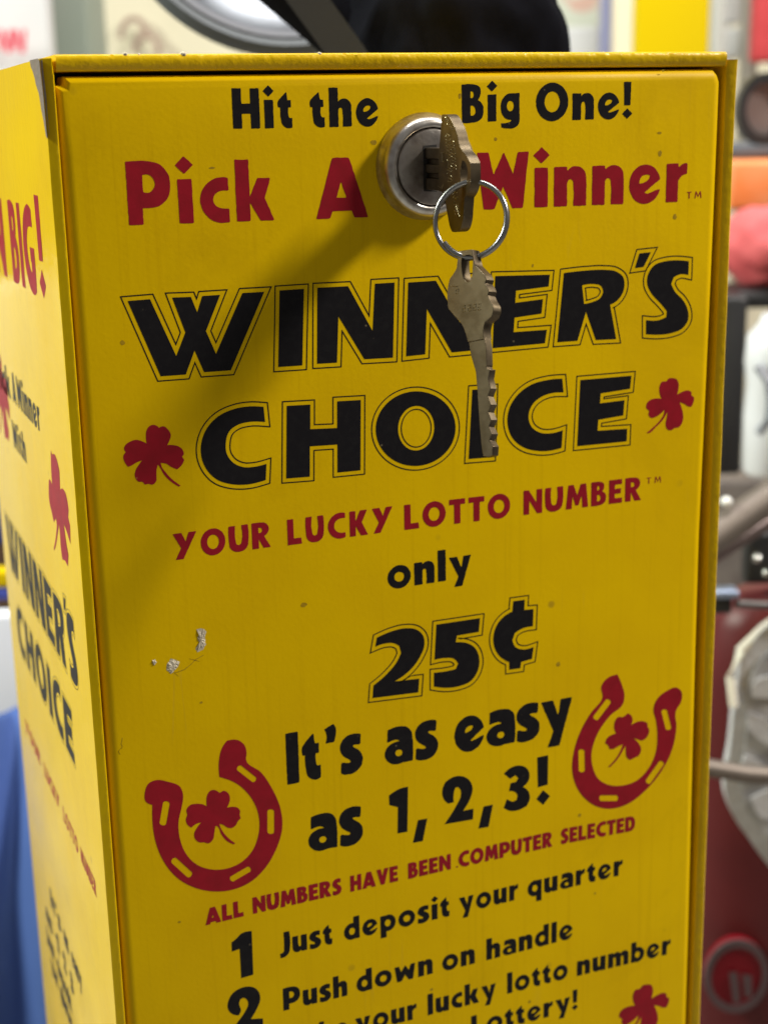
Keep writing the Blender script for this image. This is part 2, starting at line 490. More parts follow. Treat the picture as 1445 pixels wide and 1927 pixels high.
G = {
    'H': (.70, [rect(0, .235, 0, 1), rect(.465, .70, 0, 1), rect(.2, .5, .37, .62)]),
    'I': (.24, [rect(0, .24, 0, 1)]),
    'i': (.24, [rect(0, .235, 0, .71), dia(.12, .93, .145)]),
    'l': (.23, [rect(0, .23, 0, 1)]),
    't': (.36, [('p', smooth([(.04, .73), (.227, .908), (.25, .70), (.337, .70), (.337, .52), (.264, .52), (.266, .30), (.28, .26), (.32, .25), (.365, .26), (.355, .01), (.25, -.005), (.16, .03), (.09, .10), (.065, .2), (.055, .52), (0, .52), (0, .68)], 3))]),
    'h': (.58, [rect(0, .235, 0, 1), ('p', smooth(ARCH, 3))]),
    'n': (.58, [rect(0, .235, 0, .715), ('p', smooth(ARCH, 3))]),
    'm': (.93, [rect(0, .235, 0, .715), ('p', smooth(ARCH, 3)), ('p', smooth([(x + .345, y) for x, y in ARCH], 3))]),
    'u': (.58, [rect(.345, .58, 0, .71), ('p', smooth([(.58 - x, .71 - y) for x, y in ARCH], 3))]),
    'r': (.40, [rect(0, .225, 0, .715), ('p', smooth([(.2, .58), (.26, .67), (.33, .715), (.40, .72), (.395, .52), (.33, .50), (.27, .46), (.225, .38), (.2, .38)], 3))]),
    'e': (.59, [('e', .295, .35, .295, .365), ('-', [(.277, .19), (.66, .50), (.66, .26), (.53, .245), (.42, .20), (.34, .175)]), ('-', smooth([(.19, .367), (.205, .46), (.25, .51), (.31, .53), (.385, .51), (.37, .45), (.27, .38)], 3))]),
    'c': (.47, [('e', .37, .355, .37, .37), ('-', [(.47, -1), (1, -1), (1, 2), (.47, 2)]), ('-e', .40, .365, .19, .148), ('-', [(.40, .215), (.6, .215), (.6, .51), (.40, .51)])]),
    'o': (.66, [('e', .33, .355, .33, .37), ('-e', .33, .355, .14, .155)]),
    'g': (.52, [('e', .26, .37, .26, .35), rect(.30, .52, .08, .72), ('-e', .265, .385, .095, .14), ('p', smooth([(.52, .2), (.52, -.03), (.47, -.14), (.37, -.20), (.24, -.21), (.02, -.175), (.0, -.05), (.1, -.06), (.2, -.05), (.28, -.02), (.30, .06), (.30, .2)], 3))]),
    'B': (.59, [('p', smooth([(0, 0), (0, 1), (.30, 1), (.42, .97), (.50, .90), (.52, .78), (.49, .66), (.44, .58), (.52, .52), (.58, .42), (.59, .28), (.55, .12), (.45, .03), (.32, 0)], 3, 35)), ('-', smooth([(.235, .82), (.235, .64), (.28, .64), (.32, .69), (.32, .78), (.28, .82)], 3, 60)), ('-', smooth([(.235, .44), (.235, .18), (.30, .18), (.36, .23), (.37, .32), (.34, .41), (.29, .44)], 3, 60))]),
    'O': (.86, [('e', .43, .5, .43, .515), ('-e', .43, .5, .205, .275)]),
    'P': (.69, [('p', smooth([(0, 0), (0, 1), (.38, 1), (.50, .97), (.60, .90), (.67, .79), (.69, .64), (.67, .48), (.60, .36), (.50, .29), (.38, .265), (.235, .26), (.235, 0)], 3)), ('-', smooth([(.255, .79), (.255, .51), (.35, .51), (.42, .56), (.45, .65), (.42, .74), (.35, .79)], 3, 60))]),
    'k': (.63, [rect(0, .23, 0, 1), ('p', [(.20, .33), (.235, .40), (.37, .70), (.59, .70), (.485, .37), (.63, 0), (.40, 0), (.235, .30)])]),
    'A': (.84, [('p', [(0, 0), (.28, 1), (.55, 1), (.84, 0), (.61, 0), (.575, .12), (.26, .12), (.225, 0)]), ('-', [(.33, .34), (.41, .61), (.49, .34)])]),
    'W': (.89, [('p', WPT)]),
    'w': (.82, [('p', [(x * .92, y * .71) for x, y in WPT])]),
    '!': (.22, [('p', [(0, 1), (.205, 1), (.19, .36), (.02, .36)]), dia(.105, .13, .145)]),
    'Y': (.82, [('p', [(0, 1), (.30, 1), (.44, .66), (.55, 1), (.82, 1), (.33, 0), (.06, 0), (.27, .42)])]),
    'U': (.685, [('p', smooth([(0, 1), (.235, 1), (.235, .38), (.26, .28), (.34, .24), (.42, .28), (.45, .38), (.45, 1), (.685, 1), (.685, .36), (.65, .17), (.55, .04), (.40, -.015), (.28, -.015), (.13, .04), (.03, .17), (0, .36)], 3))]),
    'R': (.66, [('p', smooth([(0, 0), (0, 1), (.33, 1), (.47, .97), (.57, .88), (.61, .74), (.58, .60), (.50, .50), (.43, .46), (.66, 0), (.40, 0), (.235, .37), (.235, 0)], 3)), ('-', smooth([(.235, .80), (.235, .60), (.30, .60), (.36, .64), (.37, .71), (.34, .78), (.29, .80)], 3, 60))]),
    'L': (.54, [('p', [(0, 0), (0, 1), (.235, 1), (.235, .235), (.52, .235), (.54, 0)])]),
    'C': (.68, [('e', .5, .5, .5, .515), ('-', [(.68, -1), (2, -1), (2, 2), (.68, 2)]), ('-e', .53, .5, .29, .285), ('-', [(.53, .21), (1, .21), (1, .79), (.53, .79)])]),
    'K': (.72, [rect(0, .235, 0, 1), ('p', [(.20, .50), (.42, 1), (.70, 1), (.48, .52), (.72, 0), (.44, 0), (.20, .46)])]),
    'T': (.60, [('p', [(0, 1), (.60, 1), (.60, .78), (.42, .78), (.42, 0), (.185, 0), (.185, .78), (0, .78)])]),
    'N': (.72, [('p', [(0, 0), (0, 1), (.20, 1), (.50, .45), (.50, 1), (.72, 1), (.72, 0), (.53, 0), (.22, .57), (.22, 0)])]),
    'M': (.88, [('p', [(0, 0), (.09, 1), (.30, 1), (.44, .55), (.58, 1), (.79, 1), (.88, 0), (.65, 0), (.62, .52), (.50, .12), (.38, .12), (.26, .52), (.23, 0)])]),
    'E': (.53, [('p', [(0, 0), (0, 1), (.52, 1), (.52, .79), (.235, .79), (.235, .61), (.48, .61), (.48, .40), (.235, .40), (.235, .21), (.53, .21), (.53, 0)])]),
    'D': (.70, [('p', smooth([(0, 0), (0, 1), (.30, 1), (.46, .97), (.60, .87), (.68, .70), (.70, .5), (.68, .3), (.60, .13), (.46, .03), (.30, 0)], 3)), ('-', smooth([(.235, .78), (.235, .22), (.32, .22), (.42, .30), (.46, .5), (.42, .70), (.32, .78)], 3, 60))]),
    'S': (.52, [('p', smooth(SPT, 3))]),
    'V': (.76, [('p', [(0, 1), (.25, 1), (.38, .45), (.51, 1), (.76, 1), (.49, 0), (.27, 0)])]),
    'G': (.74, [('e', .5, .5, .5, .515), ('-', [(.72, -1), (2, -1), (2, 2), (.72, 2)]), ('-e', .53, .5, .27, .27), ('-', [(.53, .52), (1, .52), (1, .77), (.53, .77)]), ('p', [(.46, .53), (.74, .53), (.74, .10), (.50, .10), (.50, .36), (.46, .36)])]),
    's': (.44, [('p', smooth([(x * .84, y * .72) for x, y in SPT], 3)), ('grow', .022)]),
    'a': (.57, [('p', smooth([(.07, .695), (.2, .725), (.35, .725), (.47, .685), (.55, .59), (.57, .45), (.57, 0), (.345, 0), (.345, .36), (.33, .45), (.25, .49), (.16, .49), (.06, .465)], 3)), ('e', .26, .205, .26, .22), ('-e', .285, .20, .088, .08)]),
    'y': (.64, [('p', [(0, .715), (.235, .715), (.36, .32), (.42, .715), (.64, .715), (.38, -.25), (.15, -.25), (.27, .07)])]),
    'J': (.40, [('p', smooth([(.17, 1), (.40, 1), (.40, .22), (.36, .05), (.25, -.07), (.02, -.12), (0, .08), (.10, .10), (.16, .16), (.17, .28)], 3))]),
    'd': (.60, [('e', .30, .355, .30, .37), rect(.37, .60, 0, 1), ('-e', .31, .355, .115, .16)]),
    'b': (.60, [('e', .30, .355, .30, .37), rect(0, .23, 0, 1), ('-e', .29, .355, .115, .16)]),
    'p': (.60, [('e', .30, .355, .30, .37), rect(0, .23, -.28, .715), ('-e', .29, .355, .115, .16)]),
    'q': (.60, [('e', .30, .355, .30, .37), rect(.37, .60, -.28, .715), ('-e', .31, .355, .115, .16)]),
    "'": (.25, [('p', smooth([(.02, .95), (.2, 1.02), (.25, .92), (.24, .80), (.20, .68), (.04, .68), (.07, .78), (.06, .86)], 3))]),
    '.': (.10, [rect(0, .10, 0, .10)]),
    ',': (.29, [('p', [(0, -.17), (.195, -.17), (.29, .27), (.11, .27)])]),
    '1': (.42, [('p', [(0, .74), (.20, .95), (.42, 1), (.42, 0), (.17, 0), (.17, .60), (0, .56)])]),
    '2': (.55, [('p', smooth([(.02, .62), (.02, .80), (.10, .94), (.25, 1.01), (.42, .98), (.53, .86), (.54, .70), (.46, .50), (.32, .24), (.55, .24), (.55, 0), (0, 0), (.20, .36), (.31, .60), (.31, .74), (.26, .79), (.21, .75), (.22, .62)], 3))]),
    '5': (.52, [('p', smooth([(.08, 1), (.50, 1), (.50, .78), (.28, .78), (.27, .66), (.42, .62), (.51, .48), (.52, .30), (.44, .10), (.28, -.01), (.0, 0), (.0, .22), (.18, .21), (.28, .28), (.27, .40), (.16, .44), (.04, .43)], 3))]),
    '8': (.54, [('e', .27, .74, .23, .27), ('e', .27, .28, .27, .295), ('-e', .27, .75, .09, .10), ('-e', .27, .27, .11, .12)]),
    '3': (.5, [('p', smooth([(.0, .86), (.12, .97), (.27, 1.01), (.42, .96), (.49, .82), (.47, .66), (.38, .56), (.49, .45), (.52, .30), (.46, .10), (.30, -.01), (.12, 0), (0, .06), (.06, .26), (.18, .22), (.27, .26), (.28, .36), (.2, .43), (.10, .44), (.12, .62), (.22, .64), (.27, .72), (.22, .78), (.12, .73)], 3))]),
    '/': (.6, []),
}

_ns = np.random.RandomState(3)
_NX = _ns.rand(64, 64)


def ragged(X, Y, s):
    x, y = X / s, Y / s
    i, j = np.floor(x).astype(int), np.floor(y).astype(int)
    fx, fy = x - i, y - j
    fx, fy = fx * fx * (3 - 2 * fx), fy * fy * (3 - 2 * fy)
    g = lambda a, b: _NX[a % 64, b % 64]
    return (g(i, j) * (1 - fx) + g(i + 1, j) * fx) * (1 - fy) + (g(i, j + 1) * (1 - fx) + g(i + 1, j + 1) * fx) * fy - .5


def glyph_field(ops, U, V):
    f = np.full(U.shape, 9.0)
    for o in ops:
        if o[0] == 'p':
            f = np.minimum(f, sd_poly(U, V, o[1]))
        elif o[0] == 'e':
            f = np.minimum(f, sd_ell(U, V, *o[1:]))
        elif o[0] == '-':
            f = np.maximum(f, -sd_poly(U, V, o[1]))
        elif o[0] == '-e':
            f = np.maximum(f, -sd_ell(U, V, *o[1:]))
        elif o[0] == 'grow':
            f = f - o[1]
    return f


def contour(F, xs, ys):
    """sheet of the region F < 0 on a grid"""
    ins = F < 0
    V, faces, idx = [], [], {}

    def corner(i, j):
        k = (0, i, j)
        if k not in idx:
            idx[k] = len(V)
            V.append((xs[i], ys[j]))
        return idx[k]

    def cross(a, b):
        k = (1,) + (min(a, b), max(a, b))
        if k not in idx:
            a, b = k[1], k[2]
            t = F[a[1], a[0]] / (F[a[1], a[0]] - F[b[1], b[0]])
            idx[k] = len(V)
            V.append((xs[a[0]] + (xs[b[0]] - xs[a[0]]) * t, ys[a[1]] + (ys[b[1]] - ys[a[1]]) * t))
        return idx[k]
    cnt = ins[:-1, :-1].astype(int) + ins[1:, :-1] + ins[:-1, 1:] + ins[1:, 1:]
    for j in range(cnt.shape[0]):
        row = cnt[j]
        if not row.any():
            continue
        i = 0
        n = len(row)
        while i < n:
            if row[i] == 4:
                e = i
                while e < n and row[e] == 4:
                    e += 1
                faces.append((corner(i, j), corner(e, j), corner(e, j + 1), corner(i, j + 1)))
                i = e
                continue
            if row[i]:
                q = [(i, j), (i + 1, j), (i + 1, j + 1), (i, j + 1)]
                poly = []
                for k in range(4):
                    a, b = q[k], q[(k + 1) % 4]
                    if ins[a[1], a[0]]:
                        poly.append(corner(*a))
                    if ins[a[1], a[0]] != ins[b[1], b[0]]:
                        poly.append(cross(a, b))
                if len(poly) > 2:
                    faces.append(tuple(poly))
            i += 1
    return V, faces


def word(text, x0, x1, zb0, zb1, cap, to3, gap=.10, wt=0.0, cell=None, rag=0.009, slant=0.0):
    """a word whose ink runs from x0 to x1 on a baseline zb0 -> zb1, capitals cap high"""
    adv = 0
    pos = []
    for k, ch in enumerate(text):
        wd, ops = G[ch]
        pos.append(adv)
        adv += wd + gap
    adv -= gap
    sx = (x1 - x0) / adv
    cell = cell or max(0.09, cap / 55)
    parts = []
    for ch, p in zip(text, pos):
        wd, ops = G[ch]
        m = .10
        nx = int((wd + 2 * m) * sx / cell) + 2
        ny = int(1.55 * cap / cell) + 2
        u = np.linspace(-m, wd + m, nx)
        v = np.linspace(-.36, 1.16, ny)
        U, V = np.meshgrid(u, v)
        F = glyph_field(ops, U - slant * V, V) - wt
        xs = x0 + (p + u) * sx
        F = F + ragged((x0 + (p + U) * sx), V * cap + 50 + p * 7, cap * .07) * rag
        vv, ff = contour(F, u, v)
        out = []
        for a, b in vv:
            x = x0 + (p + a) * sx
            zb = zb0 + (zb1 - zb0) * ((x - x0) / (x1 - x0))
            out.append(to3((x, zb + b * cap)))
        parts.append((out, ff))
    return join(parts)


def bake(name, parts, m, parent, label=None):
    V, F = join(parts)
    o = mesh(name, V, F, m, parent)
    if label:
        o['label'] = label
    return o


def pw(text, left, right, b0, b1, capref, **kw):
    """front-door word: ink left / right pixel x, two baseline pixels, and a pixel pair (foot, top) giving cap height"""
    A, B = fr(b0), fr(b1)

    def base(x):
        return A[1] + (B[1] - A[1]) * ((x - A[0]) / (B[0] - A[0]) if abs(B[0] - A[0]) > 1 else 0)
    by = lambda px: b0[1] + (b1[1] - b0[1]) * (px - b0[0]) / ((b1[0] - b0[0]) or 1)
    x0, x1 = fr((left, by(left)))[0], fr((right, by(right)))[0]
    cap = capref if not isinstance(capref, tuple) else fr(capref[1])[1] - fr(capref[0])[1]
    return word(text, x0, x1, base(x0), base(x1), cap, on_door, **kw)


# ================================================================== the vending box
BOT = -430.0
DEP = 156.0
vb = empty('vending_box', 'yellow painted metal lottery number vending box with printed front door and lock', 'vending box')
vb.location = (0.091, 0.078, BOT * MM)
bpy.context.view_layer.update()


def attach(o):
    o.parent = vb
    o.matrix_parent_inverse = vb.matrix_world.inverted()
    return o


# left wall: front edge a little wavy, thick folded sheet
def wall_sheet(name, xo, xi, m, jit, seed, ztop=-0.2):
    bm = bmesh.new()
    n = 90
    rs = random.Random(seed)
    zs = [ztop + (BOT - ztop) * i / n for i in range(n + 1)]
    prof = []
    for i, z in enumerate(zs):
        j = (noise.noise(Vector((seed, z * .08, 0))) * .25 + noise.noise(Vector((seed, z * .5, 3))) * .10) * jit
        s = 1 if xi > xo else -1
        flare = -0.5 * math.exp(z / 9.0) * s if jit else 0
        r = 0.5
        ya, yb, yc, yd = (1.9, 1.35, 1.05, 0.0) if s > 0 else (1.0, .35, .02, .50)
        prof.append([(xo, DEP), (xo + j * .3 + flare, ya), (xo + s * (.10) + j * .5 + flare, yb), (xo + s * r + j * .5 + flare, yc), (xi - s * .25, yd), (xi, yd + .3), (xi, DEP)])
    vs = [[bm.verts.new((p[0] * MM, p[1] * MM, z * MM)) for p in pr] for pr, z in zip(prof, zs)]
    k = len(prof[0])
    for i in range(n):
        for q in range(k):
            bm.faces.new((vs[i][q], vs[i][(q + 1) % k], vs[i + 1][(q + 1) % k], vs[i + 1][q]))
    bm.faces.new(vs[0])
    bm.faces.new(vs[-1][::-1])
    return attach(from_bm(name, bm, m, None, 40))


left = wall_sheet('side_panel', 0.0, 2.25, M['body'], 1.0, 11)
left['label'] = 'glossy yellow side panel with printed lettering'
right = wall_sheet('side_panel', 181.85, 178.8, M['rough'], 1.0, 5, -1.35)

# the folded front edge of the left wall is brush painted
le = wall_sheet('edge_paint', 0.45, 2.32, M['rough'], 0.0, 2)
for v in le.data.vertices:
    if v.co.y > 0.003:
        v.co.y = 0.003
    v.co.y -= 0.00012
    v.co.z = min(v.co.z, -0.0035)

# top: a hemmed sheet, chipped paint on its front lip
bm = bmesh.new()
n = 240
rows = []
for i in range(n + 1):
    x = 2.95 + (178.45 - 2.95) * i / n
    a = noise.noise(Vector((x * .25, 1, 0))) * .12 + noise.noise(Vector((x * 1.1, 4, 0))) * .12 * (1 if 20 < x < 110 else .4)
    b = noise.noise(Vector((x * .6, 9, 0))) * .06
    t = 0.62 + .10 * math.sin(x / 60)
    chip = sum(.45 * math.exp(-((x - c) / .9)**2) for c in (15.5, 36.3, 71.0, 148, 160))
    rows.append([(x, DEP, t), (x, .9, t), (x, .30, t - .06 + a * .5), (x, -.15 - a, t - .42 - chip), (x, -.22 - abs(a) * .6, -.9 + b), (x, .42 + a * .4, -2.75 + b), (x, .9, -3.0), (x, DEP, -3.0)])
vs = [[bm.verts.new((p[0] * MM, p[1] * MM, p[2] * MM)) for p in r] for r in rows]
k = len(rows[0])
for i in range(n):
    for q in range(k):
        bm.faces.new((vs[i][q], vs[i][(q + 1) % k], vs[i + 1][(q + 1) % k], vs[i + 1][q]))
bm.faces.new(vs[0])
bm.faces.new(vs[-1][::-1])
attach(from_bm('top_panel', bm, M['rough'], None, 50))
for px, py, rr in ((345, 97, .75), (601, 99, .55), (236, 100, .6), (262, 101, .4), (1136, 97, .35)):  # bright glints on the chipped top edge, put in as pale lumps
    c = P(px, py, .4)
    attach(lump('paint_chip', (c[0], .5, .45), (np.array([1., 0, 0]), np.array([0, 1., 0]), np.array([0, 0, 1.])), (rr, rr, rr), M['chip'], px, .3, 1.5, 2))
attach(box('back_panel', 2.9, 178.5, DEP - 2, DEP, BOT + 2, -3, M['body'], None))
attach(box('bottom_panel', 2.9, 178.5, 3, DEP - 2.2, BOT, BOT + 2, M['body'], None))
attach(box('gap_shade_backing', 3.0, 178.4, 11, 13, BOT + 2.2, -3.0, M['inside'], None))  # dark sheet added behind the door in place of shade in the gap

# bare corner where the paint has flaked off the left edge
pts = [lf(p) for p in ((61.5, 113.6), (76, 110.2), (80.5, 112), (83, 150), (85, 180), (88, 215), (92, 262), (88, 255), (86, 240), (84, 226), (80, 205), (78.5, 192), (76, 175), (71, 158), (70, 150), (66, 133), (63, 126))]
pts = [(min(p[0], -0.75), p[1]) for p in pts]
v, f = fill([ccw(pts)], lambda p: (-.07 - .54 * math.exp(p[1] / 9.0), -p[0], p[1]))
attach(mesh('bare_metal_patch', v, f, M['metal']))
pts = [(.15, -.6), (.5, -.5), (.42, -4), (.5, -8), (.4, -12), (.45, -17), (.25, -12), (.12, -7), (.05, -4)]
v, f = fill([ccw(pts)], lambda p: (p[0] - .45 * math.exp(p[1] / 9.0), .98 - .57 * p[0] - .25, p[1]))
attach(mesh('bare_metal_patch', v, f, M['metal']))

# door: folded pan with rounded rim and notched corners
DX0, DX1, DT, DB = 2.95, 177.45, -4.05, BOT + 4
_r = random.Random(4)
redge = [(177.4, DB), (177.45, -380), (177.3, -340), (177.45, -291), (177.3, -261), (176.8, -215), (176.35, -170), (176.15, -131), (176.5, -105), (176.9, -75), (177.2, -45), (177.4, -20)]
ledge = [(2.4 + .4 * min(1, -z / 60) + _r.uniform(-.10, .10), z) for z in range(-22, -420, -18)]
pout = [(DX0, DB)] + redge + [(DX1, -7.0), (DX1 - .75, -5.1), (DX1 - 2.3, DT + .45), (DX0 + 1.65, DT), (DX0 + 1.25, -5.85), (DX0 - .45, -6.0)] + ledge
pout = ccw(pout)
dense = []
for i in range(len(pout)):
    dense.append(pout[i])
r = 2.9
rings = []
for s in range(8):
    t = s / 7 * math.pi / 2
    rings.append(([p for p in offset(dense, -r * (1 - math.cos(t)))], DOOR_Y + r * (1 - math.sin(t))))
rings.insert(0, (dense, DOOR_Y + 10))
V, F = [], []
nn = len(dense)
for ring, y in rings:
    V += [(p[0], y, p[1]) for p in ring]
for a in range(len(rings) - 1):
    for i in range(nn):
        F.append((a * nn + i, a * nn + (i + 1) % nn, (a + 1) * nn + (i + 1) % nn, (a + 1) * nn + i))
# front sheet as a grid so that the plate can be very slightly dished
last = rings[-1][0]
vv, ff = fill([last], lambda p: (p[0], DOOR_Y, p[1]))
o0 = (len(rings) - 1) * nn
F += [tuple(o0 + i for i in q) for q in ff]
F.append(tuple(range(nn))[::-1])
door = attach(mesh('front_door', V, F, M['door'], None, 32))
bpy.context.view_layer.update()


def sub(o, par):
    o.parent = par
    o.matrix_parent_inverse = par.matrix_world.inverted()
    return o


def print_on(par, name, parts, m, label=None):
    o = bake(name, parts, m, None, label)
    return sub(o, par)


# ---- traced outlined titles (pixels of enlarged views turned into door coordinates)
Z = {'5': (200, 460, 2.3306), '6': (780, 440, 2.1729), '7': (200, 880, 2.3306), '8': (600, 880, 1.7101), '4': (800, 440, 4.38),
     '1b': (200, 1340, 2.3306), '2b': (780, 1240, 2.1729), '520': (520, 1300, 2.4914), '400': (400, 1780, 3.1413), '420': (420, 1700, 3.2841), '780': (780, 1740, 2.6759)}


def zp(k, pts):
    ox, oy, s = Z[k]
    return [(ox + x / s, oy + y / s) for x, y in pts]


def ell(cx, cy, rx, ry, n=40, rot=0.0):
    out = []
    for i in range(n):
        t = 2 * math.pi * i / n
        a, b = rx * math.cos(t), ry * math.sin(t)
        out.append((cx + a * math.cos(rot) - b * math.sin(rot), cy + a * math.sin(rot) + b * math.cos(rot)))
    return out


WIN = [
    (zp('5', [(95, 248), (193, 240), (308, 490), (348, 386), (290, 233), (372, 230), (400, 298), (422, 226), (500, 221), (438, 380), (482, 480), (598, 213), (693, 208), (547, 552), (430, 560), (388, 465), (350, 570), (240, 578)]), []),
    (zp('5', [(760, 202), (867, 195), (860, 530), (755, 537)]), []),
    (zp('5', [(926, 190), (1060, 183), (1168, 380), (1178, 172), (1264, 167), (1257, 496), (1132, 503), (1018, 315), (1012, 518), (925, 523)]), []),
    ([(768.1, 531.6), (820, 528.2), (866, 608), (870, 524), (906, 521.5), (902, 658), (850, 663), (803, 581), (800, 666.5), (764.2, 670.4)], []),
    ([(931.5, 519.5)] + zp('6', [(552, 167), (547, 215), (414, 232), (411, 282), (524, 267), (518, 326), (408, 342), (404, 402), (540, 392), (532, 447)]) + [(927, 655)], []),
    (zp('6', [(610, 160), (700, 150), (770, 147), (825, 155), (852, 178), (857, 205), (850, 240), (828, 272), (798, 290), (823, 430), (740, 434), (700, 318), (665, 437), (583, 443)]),
     [zp('6', [(684, 210), (735, 205), (760, 212), (770, 235), (758, 262), (728, 278), (692, 287)])]),
    (zp('6', [(918, 80), (965, 75), (935, 135), (900, 140)]), []),
    (zp('6', [(1120, 112), (1118, 168), (1085, 165), (1058, 178), (1048, 205), (1062, 235), (1095, 270), (1115, 310), (1117, 350), (1095, 385), (1050, 405), (1000, 412), (945, 410), (945, 353), (1000, 352), (1028, 340), (1030, 315), (1005, 285), (965, 240), (950, 205), (954, 165), (977, 130), (1020, 113), (1065, 108)]), []),
]
CHO = [
    (zp('5', [(690, 712), (630, 710), (560, 722), (490, 755), (440, 810), (418, 870), (418, 930), (440, 985), (485, 1030), (545, 1050), (620, 1052), (700, 1033), (703, 962), (650, 975), (600, 976), (555, 955), (530, 920), (525, 870), (540, 820), (575, 792), (625, 778), (697, 778)]), []),
    (zp('5', [(792, 708), (895, 702), (895, 810), (1013, 805), (1013, 688), (1116, 682), (1115, 990), (1014, 1000), (1014, 877), (893, 885), (893, 1018), (790, 1026)]), []),
    (ell(782, 806.5, 75, 70, 44, -.15), [ell(783, 805.6, 34, 42, 36, .08)]),
    ([(888.6, 733.4), (929, 731), (925, 860), (881.7, 863.5)], []),
    (zp('6', [(603, 592), (540, 598), (470, 620), (415, 665), (385, 720), (380, 780), (400, 835), (440, 870), (500, 887), (555, 886), (600, 875), (605, 803), (560, 815), (510, 812), (475, 785), (465, 745), (480, 700), (515, 668), (555, 652), (608, 648)]), []),
    (zp('6', [(677, 598), (885, 580), (880, 633), (760, 652), (757, 693), (857, 680), (852, 742), (750, 760), (747, 805), (868, 797), (866, 848), (664, 868)]), []),
]
QTR = [
    (zp('7', [(1187, 745), (1250, 718), (1315, 704), (1360, 710), (1388, 735), (1395, 775), (1375, 830), (1330, 890), (1265, 937), (1372, 925), (1368, 985), (1168, 1010), (1172, 955), (1230, 905), (1275, 850), (1293, 812), (1285, 782), (1262, 770), (1225, 770), (1180, 785)]), []),
    (zp('8', [(378, 505), (518, 484), (514, 528), (444, 540), (440, 562), (470, 563), (500, 578), (515, 610), (512, 650), (490, 685), (450, 703), (410, 708), (370, 704), (370, 660), (410, 655), (440, 648), (448, 630), (435, 615), (405, 612), (372, 618)]), []),
    (zp('8', [(625, 430), (662, 425), (660, 458), (690, 455), (688, 510), (655, 517), (630, 532), (622, 555), (632, 577), (655, 585), (690, 577), (685, 615), (650, 625), (648, 645), (612, 650), (612, 625), (585, 610), (566, 582), (561, 545), (575, 502), (600, 475), (622, 463)]), []),
]


def title(par, letters, tf, to3, name, label, d=1.12, wd=0.28, rag=True):
    solid, lines = [], []
    for outer, holes in letters:
        o = ccw(smooth([tf(p) for p in outer]))
        hs = [ccw(smooth([tf(p) for p in h], thr=60)) for h in holes]
        solid.append(fill([o] + [h[::-1] for h in hs], to3))
        lines.append(band(o, d, wd, to3))
        for h in hs:
            lines.append(band(h, -d * .8, wd, to3))
    a = print_on(par, 'lettering', solid, M['black'], label)
    print_on(par, 'letter_outline', lines, M['black'])
    return a


title(door, WIN, fr, on_door, 'lettering', 'large black title lettering reading WINNER\'S')
title(door, CHO, fr, on_door, 'lettering', 'large black title lettering reading CHOICE')
title(door, QTR, fr, on_door, 'lettering', 'large black outlined price reading 25 cents')

# ---- running text
CAP1 = ((441, 242), (437, 166))
print_on(door, 'lettering', [
    pw('Hit', 439.4, 550.7, (439.4, 242.2), (550.7, 240.6), CAP1, gap=.125),
    pw('the', 585.5, 712.5, (585, 240), (659.4, 238), CAP1, gap=.125)], M['black'], 'black lettering reading Hit the')
print_on(door, 'lettering', [
    pw('Big', 869, 977, (869, 231.5), (932, 228.3), ((869, 231.8), (868.5, 159.6)), gap=.12),
    pw('One!', 1008, 1187, (1008, 227.8), (1110.4, 224.8), ((869, 231.8), (868.5, 159.6)), gap=.115)],
    M['black'], 'black lettering reading Big One')
CAP2 = ((244.9, 424), (237.3, 304.6))
print_on(door, 'lettering', [
    pw('Pick', 243.5, 516.5, (244.9, 423.8), (516.5, 414.4), CAP2, gap=.12),
    pw('A', 595.4, 693, (595.4, 412), (693, 408.8), ((595, 412), (600, 297)), gap=.1)], M['red'], 'red lettering reading Pick A')
print_on(door, 'lettering', [
    pw('Winner', 898, 1291, (986, 391.2), (1274.4, 379.8), ((1030, 391), (1030, 286)), gap=.105),
    pw('TM', 1290.5, 1320, (1290, 374.5), (1320, 373), 1.95, gap=.25, wt=-.055, cell=.05)],
    M['red'], 'red lettering reading Winner')
CAP3 = ((543, 1025.9), (541, 978))
kw = dict(gap=.13, wt=.0)
print_on(door, 'lettering', [
    pw('YOUR', 328, 510, (330.8, 1053.9), (509.8, 1028.9), CAP3, **kw),
    pw('LUCKY', 542, 739, (543.2, 1025.9), (705.4, 1003.8), CAP3, gap=.17),
    pw('LOTTO', 761, 959.5, (762, 997), (901, 980), CAP3, gap=.13),
    pw('NUMBER', 984.5, 1205.5, (986, 968.9), (1204, 940.8), CAP3, gap=.12),
    pw('TM', 1215, 1244, (1215, 911.5), (1244, 908), 2.0, gap=.3, wt=-.06, cell=.05)],
    M['red'], 'red lettering reading YOUR LUCKY LOTTO NUMBER')
print_on(door, 'lettering', [pw('only', 729.8, 886, (784.2, 1101), (839.8, 1092.3), ((840, 1092.3), (838, 1034)), gap=.1)], M['black'], 'black lettering reading only')
CAP5 = ((542, 1475.4), (539, 1381.5))
